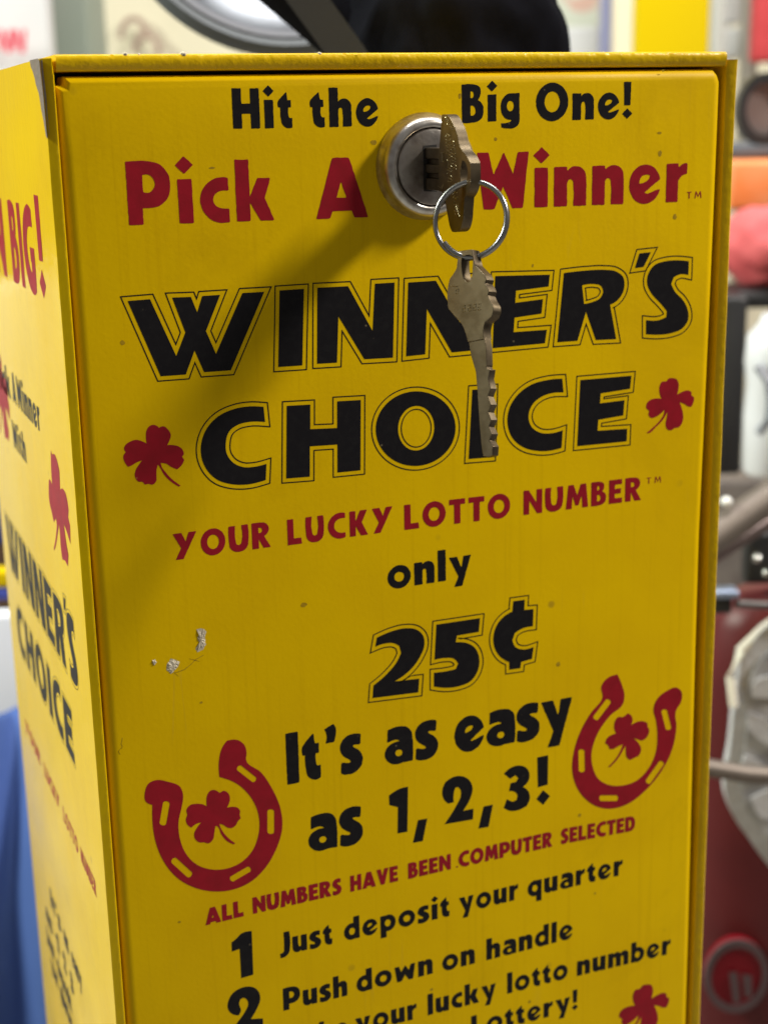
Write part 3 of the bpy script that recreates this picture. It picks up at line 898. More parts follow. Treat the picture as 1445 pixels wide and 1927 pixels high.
zs = [print_on(door, 'lettering', [
    pw("It's", 542, 680.6, (542, 1475.4), (658, 1452.5), CAP5, gap=.11, wt=.012),
    pw('as', 725.5, 822, (725, 1439.5), (779.7, 1429.3), CAP5, gap=.09, wt=.012),
    pw('easy', 856.4, 1074, (856, 1417), (969.5, 1395.3), CAP5, gap=.07, wt=.012)], M['black'], "black lettering reading It's as easy"),
    print_on(door, 'lettering', [
        pw('as', 582.2, 681, (582, 1602.5), (637.2, 1591.6), CAP5, gap=.09, wt=.012)] + [
        fill([ccw(smooth([fr(p) for p in zp('520', q)]))], on_door) for q in (
            [(528, 490), (580, 458), (617, 449), (614, 660), (568, 668), (570, 545), (530, 535)],
            [(640, 712), (686, 704), (707, 598), (664, 606)],
            [(805, 528), (785, 508), (778, 465), (792, 428), (828, 404), (870, 400), (905, 420), (919, 455), (912, 495), (893, 535), (875, 562), (923, 552), (921, 602), (788, 625), (842, 540), (864, 492), (862, 462), (850, 450), (838, 455), (832, 475), (831, 522)],
            [(947, 645), (994, 637), (1014, 533), (971, 542)],
            [(1066, 388), (1095, 362), (1140, 350), (1172, 362), (1186, 393), (1177, 428), (1155, 450), (1180, 470), (1187, 505), (1172, 540), (1135, 558), (1095, 562), (1065, 548), (1080, 508), (1105, 520), (1125, 512), (1130, 490), (1115, 472), (1090, 470), (1098, 432), (1123, 427), (1133, 408), (1120, 395), (1096, 412)],
            [(1222, 312), (1273, 301), (1271, 439), (1225, 452)], [(1218, 507), (1249, 465), (1282, 493), (1250, 534)])],
        M['black'], 'black lettering reading as 1, 2, 3')]
CAP6 = ((421, 1733.4), (420, 1703.8))
kw = dict(gap=.11, wt=.018, cell=.09)
print_on(door, 'lettering', [
    pw('ALL', 388, 458.6, (389, 1740.3), (458.6, 1723.3), CAP6, **kw),
    pw('NUMBERS', 477, 642.5, (478, 1718.8), (623.6, 1685.5), CAP6, **kw),
    pw('HAVE', 660, 748.5, (660, 1677.7), (748.5, 1657.2), CAP6, **kw),
    pw('BEEN', 768.5, 847.6, (769, 1653.3), (847.6, 1635.0), CAP6, **kw),
    pw('COMPUTER', 863, 1038.2, (944.4, 1613.6), (1038, 1592.3), CAP6, **kw),
    pw('SELECTED', 1055, 1193.5, (1073.9, 1584.4), (1175.9, 1565.3), CAP6, **kw),
    pw('.', 858, 861.5, (859, 1632.5), (862, 1631.8), CAP6)],
    M['red'], 'small red lettering reading ALL NUMBERS HAVE BEEN COMPUTER SELECTED')
CAP7 = ((678.8, 1763.3), (676.5, 1722.0))
kw = dict(gap=.115, wt=.0, cell=.1)
print_on(door, 'lettering', [
    pw('Just', 527.5, 625.5, (561.6, 1790.5), (618, 1777.6), CAP7, **kw),
    pw('deposit', 648, 845.5, (678.8, 1763.3), (824.2, 1728.6), CAP7, **kw),
    pw('your', 863.7, 974.5, (952, 1697.5), (966.4, 1694.0), CAP7, **kw),
    pw('quarter', 992.5, 1170.5, (1050.4, 1674.7), (1164.3, 1647.3), CAP7, **kw),
    fill([ccw(smooth([fr(p) for p in zp('420', [(53, 240), (85, 215), (110, 188), (177, 170), (187, 440), (113, 461), (103, 280), (55, 297)])]))], on_door)],
    M['black'], 'small black lettering reading 1 Just deposit your quarter')
print_on(door, 'lettering', [
    pw('Push', 534, 653.7, (535.3, 1901.6), (653.7, 1873), CAP7, **kw),
    pw('down', 671.5, 814, (702.4, 1860.3), (813.8, 1831.5), CAP7, **kw),
    pw('on', 832.3, 893, (835, 1827.5), (891.4, 1812.9), CAP7, **kw),
    pw('handle', 915, 1077, (916.4, 1806.6), (1043.5, 1773.6), CAP7, **kw),
    fill([ccw(smooth([fr(p) for p in zp('400', [(155, 410), (115, 400), (92, 370), (95, 325), (120, 280), (165, 250), (210, 240), (250, 248), (277, 278), (282, 320), (262, 372), (228, 432), (298, 428), (300, 492), (80, 548), (150, 450), (195, 385), (212, 345), (205, 318), (185, 305), (165, 315), (158, 340), (168, 385)])]))], on_door)],
    M['black'], 'small black lettering reading 2 Push down on handle')
print_on(door, 'lettering', [
    pw('Take', 545, 655, (545, 1979), (655, 1950), CAP7, **kw),
    pw('your', 669, 784, (760, 1922.6), (772.5, 1919.4), CAP7, **kw),
    pw('lucky', 805, 932.5, (807, 1910), (901.5, 1885.7), CAP7, **kw),
    pw('lotto', 954, 1067.5, (955.6, 1869.6), (1028.5, 1850.5), CAP7, **kw),
    pw('number', 1085, 1260.5, (1087, 1836.2), (1253.9, 1796), CAP7, **kw)],
    M['black'], 'small black lettering reading Take your lucky lotto number')
print_on(door, 'lettering', [pw('Lottery!', 886.5, 1086, (886.5, 1951), (1021, 1915.8), CAP7, **kw)], M['black'], 'small black lettering reading Lottery')

# ---- horseshoes and shamrocks


def slot(a, b, wd):
    a, b = np.array(a, float), np.array(b, float)
    d = (b - a) / np.linalg.norm(b - a)
    n = np.array([-d[1], d[0]]) * wd / 2
    out = []
    for c, s in ((b - d * wd * .3, 0), (a + d * wd * .3, math.pi)):
        for i in range(7):
            t = -math.pi / 2 + math.pi * i / 6 + s
            out.append(tuple(c + d * wd * .35 * math.cos(t) + n * math.sin(t)))
    return out


def horseshoe(zk, outer, slots, label):
    o = ccw(smooth([fr(p) for p in zp(zk, outer)], thr=55))
    hs = [ccw([fr(p) for p in zp(zk, slot(*s))])[::-1] for s in slots]
    print_on(door, 'horseshoe', [fill([o] + hs, on_door)], M['red'], label)


horseshoe('1b', [(530, 125), (575, 122), (605, 143), (616, 180), (613, 207), (680, 265), (730, 340), (766, 430), (772, 510), (750, 590), (700, 680), (640, 740), (560, 777), (470, 786), (390, 770), (310, 725), (250, 650), (215, 560), (203, 470), (203, 407), (175, 393), (171, 350), (190, 310), (215, 299), (270, 305), (325, 328), (338, 365), (333, 410), (318, 480), (325, 560), (350, 620), (400, 670), (450, 688), (520, 688), (590, 660), (640, 610), (665, 550), (672, 480), (655, 410), (620, 355), (570, 312), (497, 284), (494, 230), (512, 150)],
          [((578, 240), (654, 300), 27), ((266, 392), (248, 495), 30), ((722, 427), (722, 533), 30), ((292, 645), (372, 718), 30), ((546, 735), (632, 685), 25)], 'red horseshoe print tilted left')
horseshoe('2b', [(828, 63), (848, 110), (857, 150), (850, 185), (800, 230), (745, 310), (722, 390), (727, 440), (750, 490), (790, 514), (850, 517), (910, 495), (960, 440), (985, 380), (991, 310), (985, 250), (975, 207), (985, 172), (1030, 130), (1070, 117), (1090, 135), (1088, 175), (1068, 210), (1069, 280), (1060, 340), (1040, 400), (1000, 470), (940, 540), (870, 593), (800, 612), (750, 605), (700, 575), (660, 520), (643, 450), (650, 380), (680, 290), (720, 220), (767, 158), (763, 110), (785, 80)],
          [((736, 246), (795, 168), 24), ((681, 370), (683, 462), 25), ((755, 569), (830, 569), 24), ((950, 507), (1012, 420), 23), ((1018, 207), (1038, 289), 24)], 'red horseshoe print beside the word easy')

SH_L = zp('5', [(205, 791), (225, 797), (232, 804), (250, 797), (272, 812), (284, 835), (277, 862), (268, 880), (295, 880), (322, 888), (338, 905), (340, 922), (333, 930), (343, 945), (330, 970), (312, 986), (285, 975), (265, 962), (240, 958), (244, 975), (262, 1000), (290, 1030), (326, 1057), (320, 1062), (285, 1040), (255, 1010), (235, 975), (228, 965), (222, 985), (221, 1010), (219, 1040), (205, 1053), (185, 1050), (170, 1052), (161, 1042), (142, 1040), (127, 1018), (130, 990), (145, 965), (158, 947), (130, 958), (118, 966), (97, 975), (82, 955), (77, 925), (87, 911), (79, 895), (85, 880), (105, 865), (130, 857), (155, 862), (178, 873), (175, 845), (178, 815), (190, 797)])
SH_R = zp('6', [(1052, 590), (1070, 595), (1078, 615), (1076, 640), (1072, 657), (1095, 645), (1120, 641), (1131, 650), (1130, 659), (1140, 668), (1138, 690), (1130, 707), (1118, 706), (1100, 695), (1082, 688), (1090, 710), (1096, 735), (1094, 768), (1080, 790), (1062, 794), (1048, 803), (1030, 797), (1025, 775), (1030, 750), (1032, 728), (1010, 765), (985, 790), (955, 815), (947, 814), (975, 790), (1000, 765), (1018, 735), (1020, 720), (1005, 735), (985, 748), (965, 752), (955, 740), (957, 724), (946, 712), (950, 690), (965, 678), (990, 673), (1008, 674), (1000, 650), (1000, 625), (1010, 605), (1027, 603), (1038, 591)])
SH_HL = zp('1b', [(478, 342), (490, 348), (497, 353), (515, 345), (535, 355), (543, 380), (537, 405), (530, 419), (555, 415), (578, 420), (588, 438), (586, 448), (591, 465), (577, 480), (568, 497), (550, 508), (530, 505), (515, 495), (497, 489), (502, 507), (520, 535), (545, 560), (566, 575), (560, 580), (530, 565), (505, 535), (487, 500), (480, 498), (475, 525), (468, 560), (450, 575), (430, 571), (410, 571), (390, 555), (387, 530), (400, 505), (417, 484), (395, 490), (375, 506), (358, 495), (350, 470), (356, 450), (352, 430), (368, 408), (395, 402), (425, 405), (442, 413), (440, 390), (445, 360), (460, 343)])
SH_HR = zp('2b', [(870, 222), (885, 232), (890, 250), (884, 270), (905, 258), (935, 255), (951, 265), (951, 274), (958, 290), (948, 320), (930, 333), (910, 328), (893, 324), (915, 345), (925, 370), (915, 395), (897, 404), (880, 412), (865, 400), (862, 375), (862, 353), (850, 375), (835, 400), (810, 430), (795, 442), (790, 440), (815, 415), (838, 380), (850, 348), (830, 358), (810, 368), (795, 368), (791, 355), (778, 345), (785, 325), (805, 310), (823, 305), (815, 285), (818, 255), (830, 238), (850, 237)])


def shamrock(pts, tf=fr, to3=on_door, par=None, label=None):
    o = ccw(smooth([tf(p) for p in pts], 4, 60))
    return print_on(par or door, 'shamrock', [fill([o], to3)], M['red'], label)


shamrock(SH_L)
shamrock(SH_R)
shamrock(SH_HL)
shamrock(SH_HR)
sr = [fr(p) for p in SH_R]
cx_, cz_ = np.mean(sr, axis=0)
tc_ = fr((1209, 1903))
big = [(tc_[0] + (p[0] - cx_) * 1.16, tc_[1] + (p[1] - cz_) * 1.16) for p in sr]
shamrock(big, tf=lambda p: p)

# ---- marks on the door


def blob(cx, cy, r, n=16, seed=0, sx=1.0, sy=1.0, rough=.35):
    rs = random.Random(seed)
    return [(cx + r * sx * (1 + rough * (rs.random() - .5)) * math.cos(2 * math.pi * i / n), cy + r * sy * (1 + rough * (rs.random() - .5)) * math.sin(2 * math.pi * i / n)) for i in range(n)]


for i, (px, py, r, sx, sy, k) in enumerate([(572, 1138, .75, 1.1, .8, 's'), (1241, 289, .72, .8, 1.1, 'g'), (1269, 408, .72, .75, 1.1, 'g'), (1050, 1250, .7, .9, 1, 's'), (1090, 1534, .55, 1, 1, 'g'), (865, 181, .5, .8, 1.3, 's'), (231, 645, .55, 1, 1, 's'), (379, 1322, .4, 1, .8, 's'), (338, 1735, .5, 1, .6, 's'), (1119, 1681, .35, 1, 1, 'g'), (703, 268, .7, 1.1, .8, 'g'), (1002, 500, .4, .7, 1.1, 'g'), (932, 262, .45, 1, 1, 's'), (1240, 250, .6, 1.2, .5, 's'), (996, 1885, .5, 1, 1, 's'), (399, 316, .45, 1.6, .5, 'g'), (812, 1862, .5, 1, .9, 'g'), (1247, 133, .45, 1, .6, 's')]):
    c = fr((px, py))
    v, f = fill([ccw(smooth(blob(c[0], c[1], r, 14, i, sx, sy), 3, 90))], lambda p: (p[0], DOOR_Y - .03, p[1]))
    print_on(door, 'stain', [(v, f)], M['grey_stain' if k == 'g' else 'stain'])


def chip(outline, seed):
    rs = random.Random(seed)
    q = [fr(p) for p in zp('7', outline)]
    q = ccw(q)
    dn = []
    for i in range(len(q)):
        a, b = np.array(q[i]), np.array(q[(i + 1) % len(q)])
        for t in (0, .33, .66):
            p = a + (b - a) * t + np.array([rs.uniform(-.12, .12), rs.uniform(-.12, .12)])
            dn.append(tuple(p))
    c = np.mean(dn, axis=0)
    Vv = [(p[0], DOOR_Y - .02, p[1]) for p in dn]
    mid = [(c[0] + (p[0] - c[0]) * .6, DOOR_Y - rs.uniform(.10, .35), c[1] + (p[1] - c[1]) * .6) for p in dn]
    k = len(dn)
    Ff = [(i, (i + 1) % k, k + (i + 1) % k, k + i) for i in range(k)] + [(k + i, k + (i + 1) % k, 2 * k) for i in range(k)]
    print_on(door, 'paint_chip', [(Vv + mid + [(c[0], DOOR_Y - .22, c[1])], Ff)], M['chip'])


chip([(395, 708), (425, 706), (440, 722), (432, 745), (438, 775), (425, 800), (400, 808), (392, 795), (408, 775), (402, 745), (408, 725)], 3)
chip([(268, 858), (285, 838), (305, 845), (322, 850), (312, 880), (296, 892), (285, 905), (265, 890)], 5)
chip([(203, 845), (215, 840), (222, 855), (214, 868), (204, 858)], 6)
for k, (a, hw) in enumerate((([(275, 900), (310, 898), (345, 885), (375, 860), (395, 840), (428, 822)], .10), ([(365, 838), (392, 845), (410, 850)], .07), ([(300, 900), (318, 915)], .08))):
    q = np.array([fr(p) for p in zp('7', a)])
    Vv, Ff = [], []
    for i, p in enumerate(q):
        d = q[min(i + 1, len(q) - 1)] - q[max(i - 1, 0)]
        d /= np.linalg.norm(d)
        n = np.array([-d[1], d[0]]) * hw * (1 - .6 * abs(i / (len(q) - 1) - .5))
        Vv += [(*(p + n),), (*(p - n),)]
    for i in range(len(q) - 1):
        Ff.append((2 * i, 2 * i + 1, 2 * i + 3, 2 * i + 2))
    print_on(door, 'paint_crack', [([(x, DOOR_Y - .035, z) for x, z in Vv], Ff)], M['grey_stain'])
for a in ([(72, 112), (70, 128), (66, 140), (72, 150), (68, 160)], [(66, 158), (55, 172), (62, 186)]):
    q = np.array([fr(p) for p in zp('1b', a)])
    Vv, Ff = [], []
    for i, p in enumerate(q):
        Vv += [(p[0] - .09, p[1]), (p[0] + .09, p[1])]
    for i in range(len(q) - 1):
        Ff.append((2 * i, 2 * i + 1, 2 * i + 3, 2 * i + 2))
    print_on(door, 'paint_crack', [([(x, DOOR_Y - .035, z) for x, z in Vv], Ff)], M['stain'])

# ---- printing on the left side panel


def lw(text, p0, p1, cap, **kw):
    a, b = lf(p0), lf(p1)
    return word(text, a[0], b[0], a[1], b[1], cap, on_side, **kw)


# ink edges on the baseline, far end -> near end
b0, b1 = lf((27, 529)), lf((71, 553))
cap = lf((12.7, 376))[1] - lf((27, 529))[1]
print_on(left, 'lettering', [word('BIG', b0[0], b1[0] + .6, b0[1], b0[1], cap, on_side, gap=.10),
                             word('!', lf((78, 540))[0], lf((87, 545))[0], b0[1] + .5, b0[1] + .5, cap * 1.12, on_side),
                             word('WIN', b0[0] - 75, b0[0] - 12, b0[1], b0[1], cap, on_side, gap=.10)],
         M['red'], 'red lettering reading WIN BIG')


def ax(px, z):
    """reading-direction coordinate on the left face seen at pixel column px at height z"""
    v0 = np.array([0, 0, z]) - CAM
    k = (px - CX) / FPX
    return -(k * (ROT[2] @ v0) - ROT[0] @ v0) / (ROT[0][1] - k * ROT[2][1])


def side_word(text, px0, px1, z, cap, **kw):
    return word(text, ax(px0, z), ax(px1, z), z, z, cap, on_side, **kw)


z1 = lf((78, 814))[1]
z2 = lf((51, 872))[1]
print_on(left, 'lettering', [side_word('Winner', 35, 78, z1, 9.3, gap=.10), side_word('A', 26, 33, z1, 9.3), side_word('Pick', -6, 22, z1, 9.3, gap=.1),
                             side_word('With', 27, 51.5, z2, 8.6, gap=.1)],
         M['black'], 'black lettering reading Pick A Winner With')
SH_S = [(300, 520), (309, 545), (318, 540), (335, 575), (350, 640), (355, 752), (370, 745), (393, 795), (405, 870), (402, 912), (413, 960), (415, 1068), (398, 1010), (376, 950), (390, 1060), (403, 1130), (400, 1200), (386, 1170), (368, 1160), (358, 1080), (353, 1000), (348, 950), (341, 1000), (331, 1070), (320, 1107), (317, 1095), (328, 1040), (336, 960), (330, 915), (318, 940), (305, 880), (292, 820), (288, 740), (292, 690), (302, 705), (308, 722), (302, 620)]
SH_S = [(x / 3.1077, 680 + y / 3.1077) for x, y in SH_S]
shamrock(SH_S, lf, on_side, left)
sl = [lf(p) for p in SH_S]
shamrock([(p[0] - 96, p[1] + 14) for p in sl], lambda p: p, on_side, left)


def frame_map(src_letters, dst):
    """door title -> side panel box (x0, x1, z0, z1)"""
    pts = [fr(p) for o, h in src_letters for p in o]
    xs, zs = [p[0] for p in pts], [p[1] for p in pts]
    a0, a1, c0, c1 = min(xs), max(xs), min(zs), max(zs)

    def tf(p):
        q = fr(p)
        return (dst[0] + (q[0] - a0) / (a1 - a0) * (dst[1] - dst[0]), dst[2] + (q[1] - c0) / (c1 - c0) * (dst[3] - dst[2]))
    return tf


w1 = lf((149, 1300))
wt = lf((16.8, 1017))
title(left, WIN, frame_map(WIN, (ax(19, w1[1]), w1[0], w1[1] - .5, w1[1] + 22)), on_side, 'lettering', "black title lettering reading WINNER'S", .9, .2)
c1 = lf((143, 1443))
title(left, CHO, frame_map(CHO, (ax(38, c1[1]), c1[0], c1[1], c1[1] + 17.5)), on_side, 'lettering', 'black title lettering reading CHOICE', .9, .2)
zy = lf((182, 1688))[1]
print_on(left, 'lettering', [side_word(t, a, b, zy, 5.0, gap=.13) for t, a, b in (('YOUR', 50, 78), ('LUCKY', 85, 114), ('LOTTO', 121, 149), ('NUMBER', 154, 183))],
         M['red'], 'red lettering reading YOUR LUCKY LOTTO NUMBER')
bl = []
for end, q0, q1, tx in (((156, 1868), 97, 156.5, ("It's", 'as', 'easy')), ((140, 1876), 88, 141, ('as', '1', '2', '3')), ((136.5, 1908), 90, 137, ('Just', 'deposit')), ((138, 1945), 98, 139, ('your', 'quarter'))):
    zr = lf(end)[1]
    n_ = sum(len(t) for t in tx) + len(tx) - 1
    p_ = 0
    for t in tx:
        bl.append(side_word(t, q0 + (q1 - q0) * p_ / n_, q0 + (q1 - q0) * (p_ + len(t) - .15) / n_, zr, 7.2, gap=.10, wt=.02))
        p_ += len(t) + 1
print_on(left, 'lettering', bl, M['black'], 'small black lettering low on the side panel')

# ---- lock


def lathe(prof, cx, cz, n=96):
    """profile of (radius, y) turned about an axis along y"""
    V, F = [], []
    for r, y in prof:
        for i in range(n):
            t = 2 * math.pi * i / n
            V.append((cx + r * math.cos(t), y, cz + r * math.sin(t)))
    for a in range(len(prof) - 1):
        for i in range(n):
            F.append((a * n + i, a * n + (i + 1) % n, (a + 1) * n + (i + 1) % n, (a + 1) * n + i))
    return V, F


LK = P(798.5, 313.5, 0.0)
LX, LZ = LK[0], LK[2]
prof = [(13.0, DOOR_Y + .2), (12.95, DOOR_Y - .25), (12.55, -1.2), (12.1, -2.5)]
for i in range(10):
    t = i / 9 * math.pi / 2
    prof.append((10.1 + 2.0 * math.cos(t), -2.8 - 2.6 * math.sin(t)))
prof += [(9.75, -5.35), (9.45, -5.1), (9.35, -4.6), (9.3, -2.0)]
V, F = lathe(prof, LX, LZ)
lock = attach(mesh('lock', V, F, M['nickel'], None, 50))
bpy.context.view_layer.update()
prof = [(9.15, -2.0), (9.15, -4.9), (8.9, -5.25), (8.4, -5.4), (6.0, -5.55), (.01, -5.6)]
V, F = lathe(prof, LX, LZ)
sub(mesh('lock_plug', V, F, M['plug'], None, 30), lock)
K0 = P(799, 316, -5.6)
xk = K0[0]
KZ = LZ - .3
v, f = fill([ccw([(xk - .35, KZ - 5.4), (xk + 3.2, KZ - 5.6), (xk + 3.2, KZ + 5.6), (xk - .35, KZ + 5.4)])], lambda p: (p[0], -5.66, p[1]))
sub(mesh('keyway', v, f, M['slot']), lock)

# ------------------------------------------------------------------ keys


def plate(name, outer, holes, frame, t, m, parent, bev=.25, side=None):
    """flat metal blank: outline and holes in (u, v), extruded t along the frame's normal, edges softened"""
    O, eu, ev, en = (np.array(a, float) for a in frame)
    bm = bmesh.new()
    loops = [ccw(outer)] + [ccw(h)[::-1] for h in holes]
    flat = [p for q in loops for p in q]
    tri = tessellate_polygon([[Vector((p[0], p[1], 0)) for p in q] for q in loops])
    A = [bm.verts.new(Vector(O + eu * p[0] + ev * p[1]) * MM) for p in flat]
    B = [bm.verts.new(Vector(O + eu * p[0] + ev * p[1] - en * t) * MM) for p in flat]
    for tr in tri:
        try:
            bm.faces.new([A[i] for i in tr])
            bm.faces.new([B[i] for i in tr][::-1])
        except ValueError:
            pass
    o = 0
    for q in loops:
        n = len(q)
        for i in range(n):
            a, b = o + i, o + (i + 1) % n
            try:
                fc_ = bm.faces.new((A[a], B[a], B[b], A[b]))
                fc_.material_index = 1 if side else 0
            except ValueError:
                pass
        o += n
    ob = from_bm(name, bm, m, parent, 40)
    if side:
        ob.data.materials.append(side)
    if bev:
        md = ob.modifiers.new('soft_edges', 'BEVEL')
        md.width = bev * MM
        md.segments = 2
        md.limit_method = 'ANGLE'
        md.angle_limit = math.radians(35)
    return ob


def tube(pts, r, n=10, cap=True):
    pts = [np.array(p, float) for p in pts]
    V, F = [], []
    up = np.array([.3, .2, 1.0])
    for i, p in enumerate(pts):
        d = pts[min(i + 1, len(pts) - 1)] - pts[max(i - 1, 0)]
        d /= np.linalg.norm(d)
        a = np.cross(d, up)
        a /= np.linalg.norm(a)
        b = np.cross(d, a)
        rr = r[i] if isinstance(r, (list, tuple)) else r
        for k in range(n):
            t = 2 * math.pi * k / n
            V.append(p + (a * math.cos(t) + b * math.sin(t)) * rr)
    for i in range(len(pts) - 1):
        for k in range(n):
            F.append((i * n + k, i * n + (k + 1) % n, (i + 1) * n + (k + 1) % n, (i + 1) * n + k))
    if cap:
        F.append(tuple(range(n))[::-1])
        F.append(tuple((len(pts) - 1) * n + k for k in range(n)))
    return V, F


# key standing in the lock: flat faces left and right, blade running into the plug
key1 = empty('key', 'nickel key pushed into the lock with raised lettering on its bow', 'key')
key1.location = (xk * MM, -0.006, KZ * MM)
bpy.context.view_layer.update()


def k1(p):                     # enlarged view -> key plane
    q = PX(650 + p[0] / 3.854, 180 + p[1] / 3.854, xk)
    return (-q[1], q[2])


bow = [(698, 138), (745, 146), (775, 195), (800, 250), (812, 290), (822, 345), (838, 385), (880, 440), (905, 490), (908, 560), (905, 640), (885, 705), (862, 742), (856, 820), (850, 900), (830, 970), (797, 990), (772, 986), (758, 955), (742, 880), (728, 800), (716, 735), (700, 700), (678, 695), (676, 640), (676, 420), (680, 370), (690, 250)]
hole = [(846, 470), (872, 490), (884, 540), (880, 600), (862, 636), (842, 640), (833, 600), (834, 530)]
frame1 = ((xk, 0, 0), (0, -1, 0), (0, 0, 1), (-1, 0, 0))
bo = sub(plate('key_bow', smooth([k1(p) for p in bow], 4, 40), [smooth([k1(p) for p in hole], 4, 80)], frame1, 2.5, M['key'], None, .35, M['keyside']), key1)
ub = k1((690, 500))[0]
# blade: grooved section run along y
sec = [(0, -5.0), (0, -2.3), (.75, -2.1), (.75, -1.1), (0, -.9), (0, 1.0), (.75, 1.2), (.75, 2.2), (0, 2.4), (0, 4.9), (2.3, 4.9), (2.3, -5.0)]
V = [(xk + .05 + a, y, KZ + b) for y in (-1.0, -ub - .3) for a, b in sec]
n = len(sec)
F = [(i, (i + 1) % n, n + (i + 1) % n, n + i) for i in range(n)] + [tuple(range(n))[::-1], tuple(range(n, 2 * n))]
bl_ = mesh('key_blade', V, F, M['key'], None)
md = bl_.modifiers.new('soft_edges', 'BEVEL')
md.width = .00018
md.segments = 2
sub(bl_, key1)


def relief(strokes, to3, r=.13):
    parts = []
    for s in strokes:
        parts.append(tube([to3(p) for p in s], r, 6))
    return join(parts)


rs = random.Random(12)
strokes = []
# worn script along the bow
for row, (x0, y0, x1, y1, amp) in enumerate(((716, 165, 800, 255, 14), (742, 290, 760, 640, 16), (776, 340, 792, 560, 15), (790, 660, 812, 880, 17))):
    nseg = max(4, int(math.hypot(x1 - x0, y1 - y0) / 24))
    for i in range(nseg):
        t = i / nseg
        cx, cy = x0 + (x1 - x0) * t, y0 + (y1 - y0) * t
        q = []
        st = rs.random() * 6.28
        for j in range(7):
            a = st + j * rs.uniform(.5, .9)
            q.append((cx + amp * math.cos(a), cy + 11 * math.sin(a)))
        strokes.append(q)
strokes.append([(690, 415), (712, 415), (712, 480), (690, 480)])
strokes.append([(700, 415), (700, 480)])
strokes.append([(668, 655), (700, 672), (708, 640)])
strokes.append([(800, 790), (828, 880)])
strokes = [[k1(p) for p in s] for s in strokes]
V, F = relief(strokes, lambda p: (xk - .02, -p[0], p[1]), .10)
rel = sub(mesh('key_lettering', V, F, M['keyedge'], None, 60), key1)

# split ring through both bows
ring = empty('key_ring', 'thin steel split ring joining the two keys', 'key ring')
right_v = ROT[0]
toward = -ROT[2]
vert = -ROT[1]
hq = np.mean([k1(p) for p in hole], axis=0)
RT = np.array([xk + 1.2, -hq[0], hq[1]])                   # ring passes here
ang = math.radians(20)
ra = right_v * math.cos(ang) + toward * math.sin(ang)
rn = toward * math.cos(ang) - right_v * math.sin(ang)
RR = 8.55
dpt = float(ROT[2] @ (RT - CAM))
RC = D(885.5, 414, dpt - 1.0)
pts = []
N = 150
for i in range(N + 1):
    t = i / N
    a = math.radians(218 + 655 * t)
    rr = RR + (-.75 * max(0, (1 - t / .10)) if t < .10 else 0)
    off = (.62 - 1.24 * t)
    pts.append(RC + ra * rr * math.cos(a) + vert * (rr * 1.02) * math.sin(a) + rn * off)
ring.location = RC * MM
bpy.context.view_layer.update()
V, F = tube(pts, .62, 12)
sub(mesh('ring_wire', V, F, M['steel'], None, 60), ring)

# hanging key
key2 = empty('key', 'nickel key hanging down from the split ring over the title', 'key')
th = math.radians(46)
eu = right_v * math.cos(th) + toward * math.sin(th)
en = toward * math.cos(th) - right_v * math.sin(th)
dk = float(ROT[2] @ (RC - CAM)) - 1.7
KC = D(880, 500, dk)
sc2 = dk / FPX


def k2(p):
    px, py = 800 + p[0] / 4.38, 440 + p[1] / 4.38
    return ((px - 880) * sc2 / math.cos(th), -(py - 500) * sc2)


body = [(277, 128), (380, 134), (390, 190), (404, 265), (440, 310), (478, 362), (492, 400), (482, 430), (498, 460), (512, 498), (502, 530), (516, 572), (542, 625), (545, 672), (528, 712), (482, 748), (470, 800), (476, 900), (492, 1010), (488, 1100), (495, 1130), (492, 1220), (508, 1300), (500, 1350), (516, 1420), (508, 1480), (520, 1540), (514, 1600), (526, 1660), (520, 1700), (532, 1760), (530, 1830), (500, 1846), (462, 1838), (450, 1760), (438, 1640), (428, 1480), (420, 1300), (405, 1140), (368, 1010), (348, 900), (326, 800), (302, 738), (250, 670), (196, 596), (188, 520), (190, 430), (208, 345), (240, 305), (262, 268)]
eyelet = [(303, 186), (345, 174), (378, 186), (386, 290), (380, 360), (356, 398), (328, 380), (308, 320)]
frame2 = (KC, eu, vert, en)
key2.location = KC * MM
bpy.context.view_layer.update()
kb = [k2(p) for p in body]
bow2 = [p for p in body if p[1] <= 905]
cut = [k2(p) for p in [(277, 128), (380, 134), (390, 190), (404, 265), (440, 310), (478, 362), (492, 400), (482, 430), (498, 460), (512, 498), (502, 530), (516, 572), (542, 625), (545, 672), (528, 712), (482, 748), (470, 800), (474, 880), (350, 890), (326, 800), (302, 738), (250, 670), (196, 596), (188, 520), (190, 430), (208, 345), (240, 305), (262, 268)]]
sub(plate('key_bow', smooth(cut, 3, 30), [smooth([k2(p) for p in eyelet], 3, 80)], frame2, 2.7, M['key'], None, .4, M['keyside']), key2)
blade = [k2(p) for p in [(347, 870), (473, 870), (486, 960), (490, 1100), (486, 1105), (490, 1128), (512, 1132), (500, 1210), (520, 1290), (496, 1350), (522, 1420), (500, 1480), (524, 1545), (504, 1600), (530, 1660), (508, 1710), (536, 1760), (532, 1832), (500, 1846), (462, 1838), (448, 1740), (436, 1600), (426, 1450), (418, 1300), (405, 1140), (370, 1010)]]
frame2b = (KC - en * .25, eu, vert, en)
sub(plate('key_blade', blade, [], frame2b, 2.1, M['key'], None, .18, M['keyside']), key2)
st2 = []
for t, (x, y, s) in zip('5812', ((310, 590, 46), (352, 590, 46), (394, 590, 46), (430, 592, 46))):
    st2 += [[(x, y), (x + 20, y - 2), (x + 20, y + s / 2), (x, y + s / 2), (x, y + s), (x + 20, y + s)]]
st2 += [[(255, 440), (278, 440), (278, 480), (255, 480)], [(255, 440), (255, 480)], [(210, 408), (270, 420)]]
q0 = KC + en * .02
V, F = relief([[k2(p) for p in s] for s in st2], lambda p: q0 + eu * p[0] + vert * p[1], .10)
sub(mesh('key_lettering', V, F, M['keyedge'], None, 60), key2)

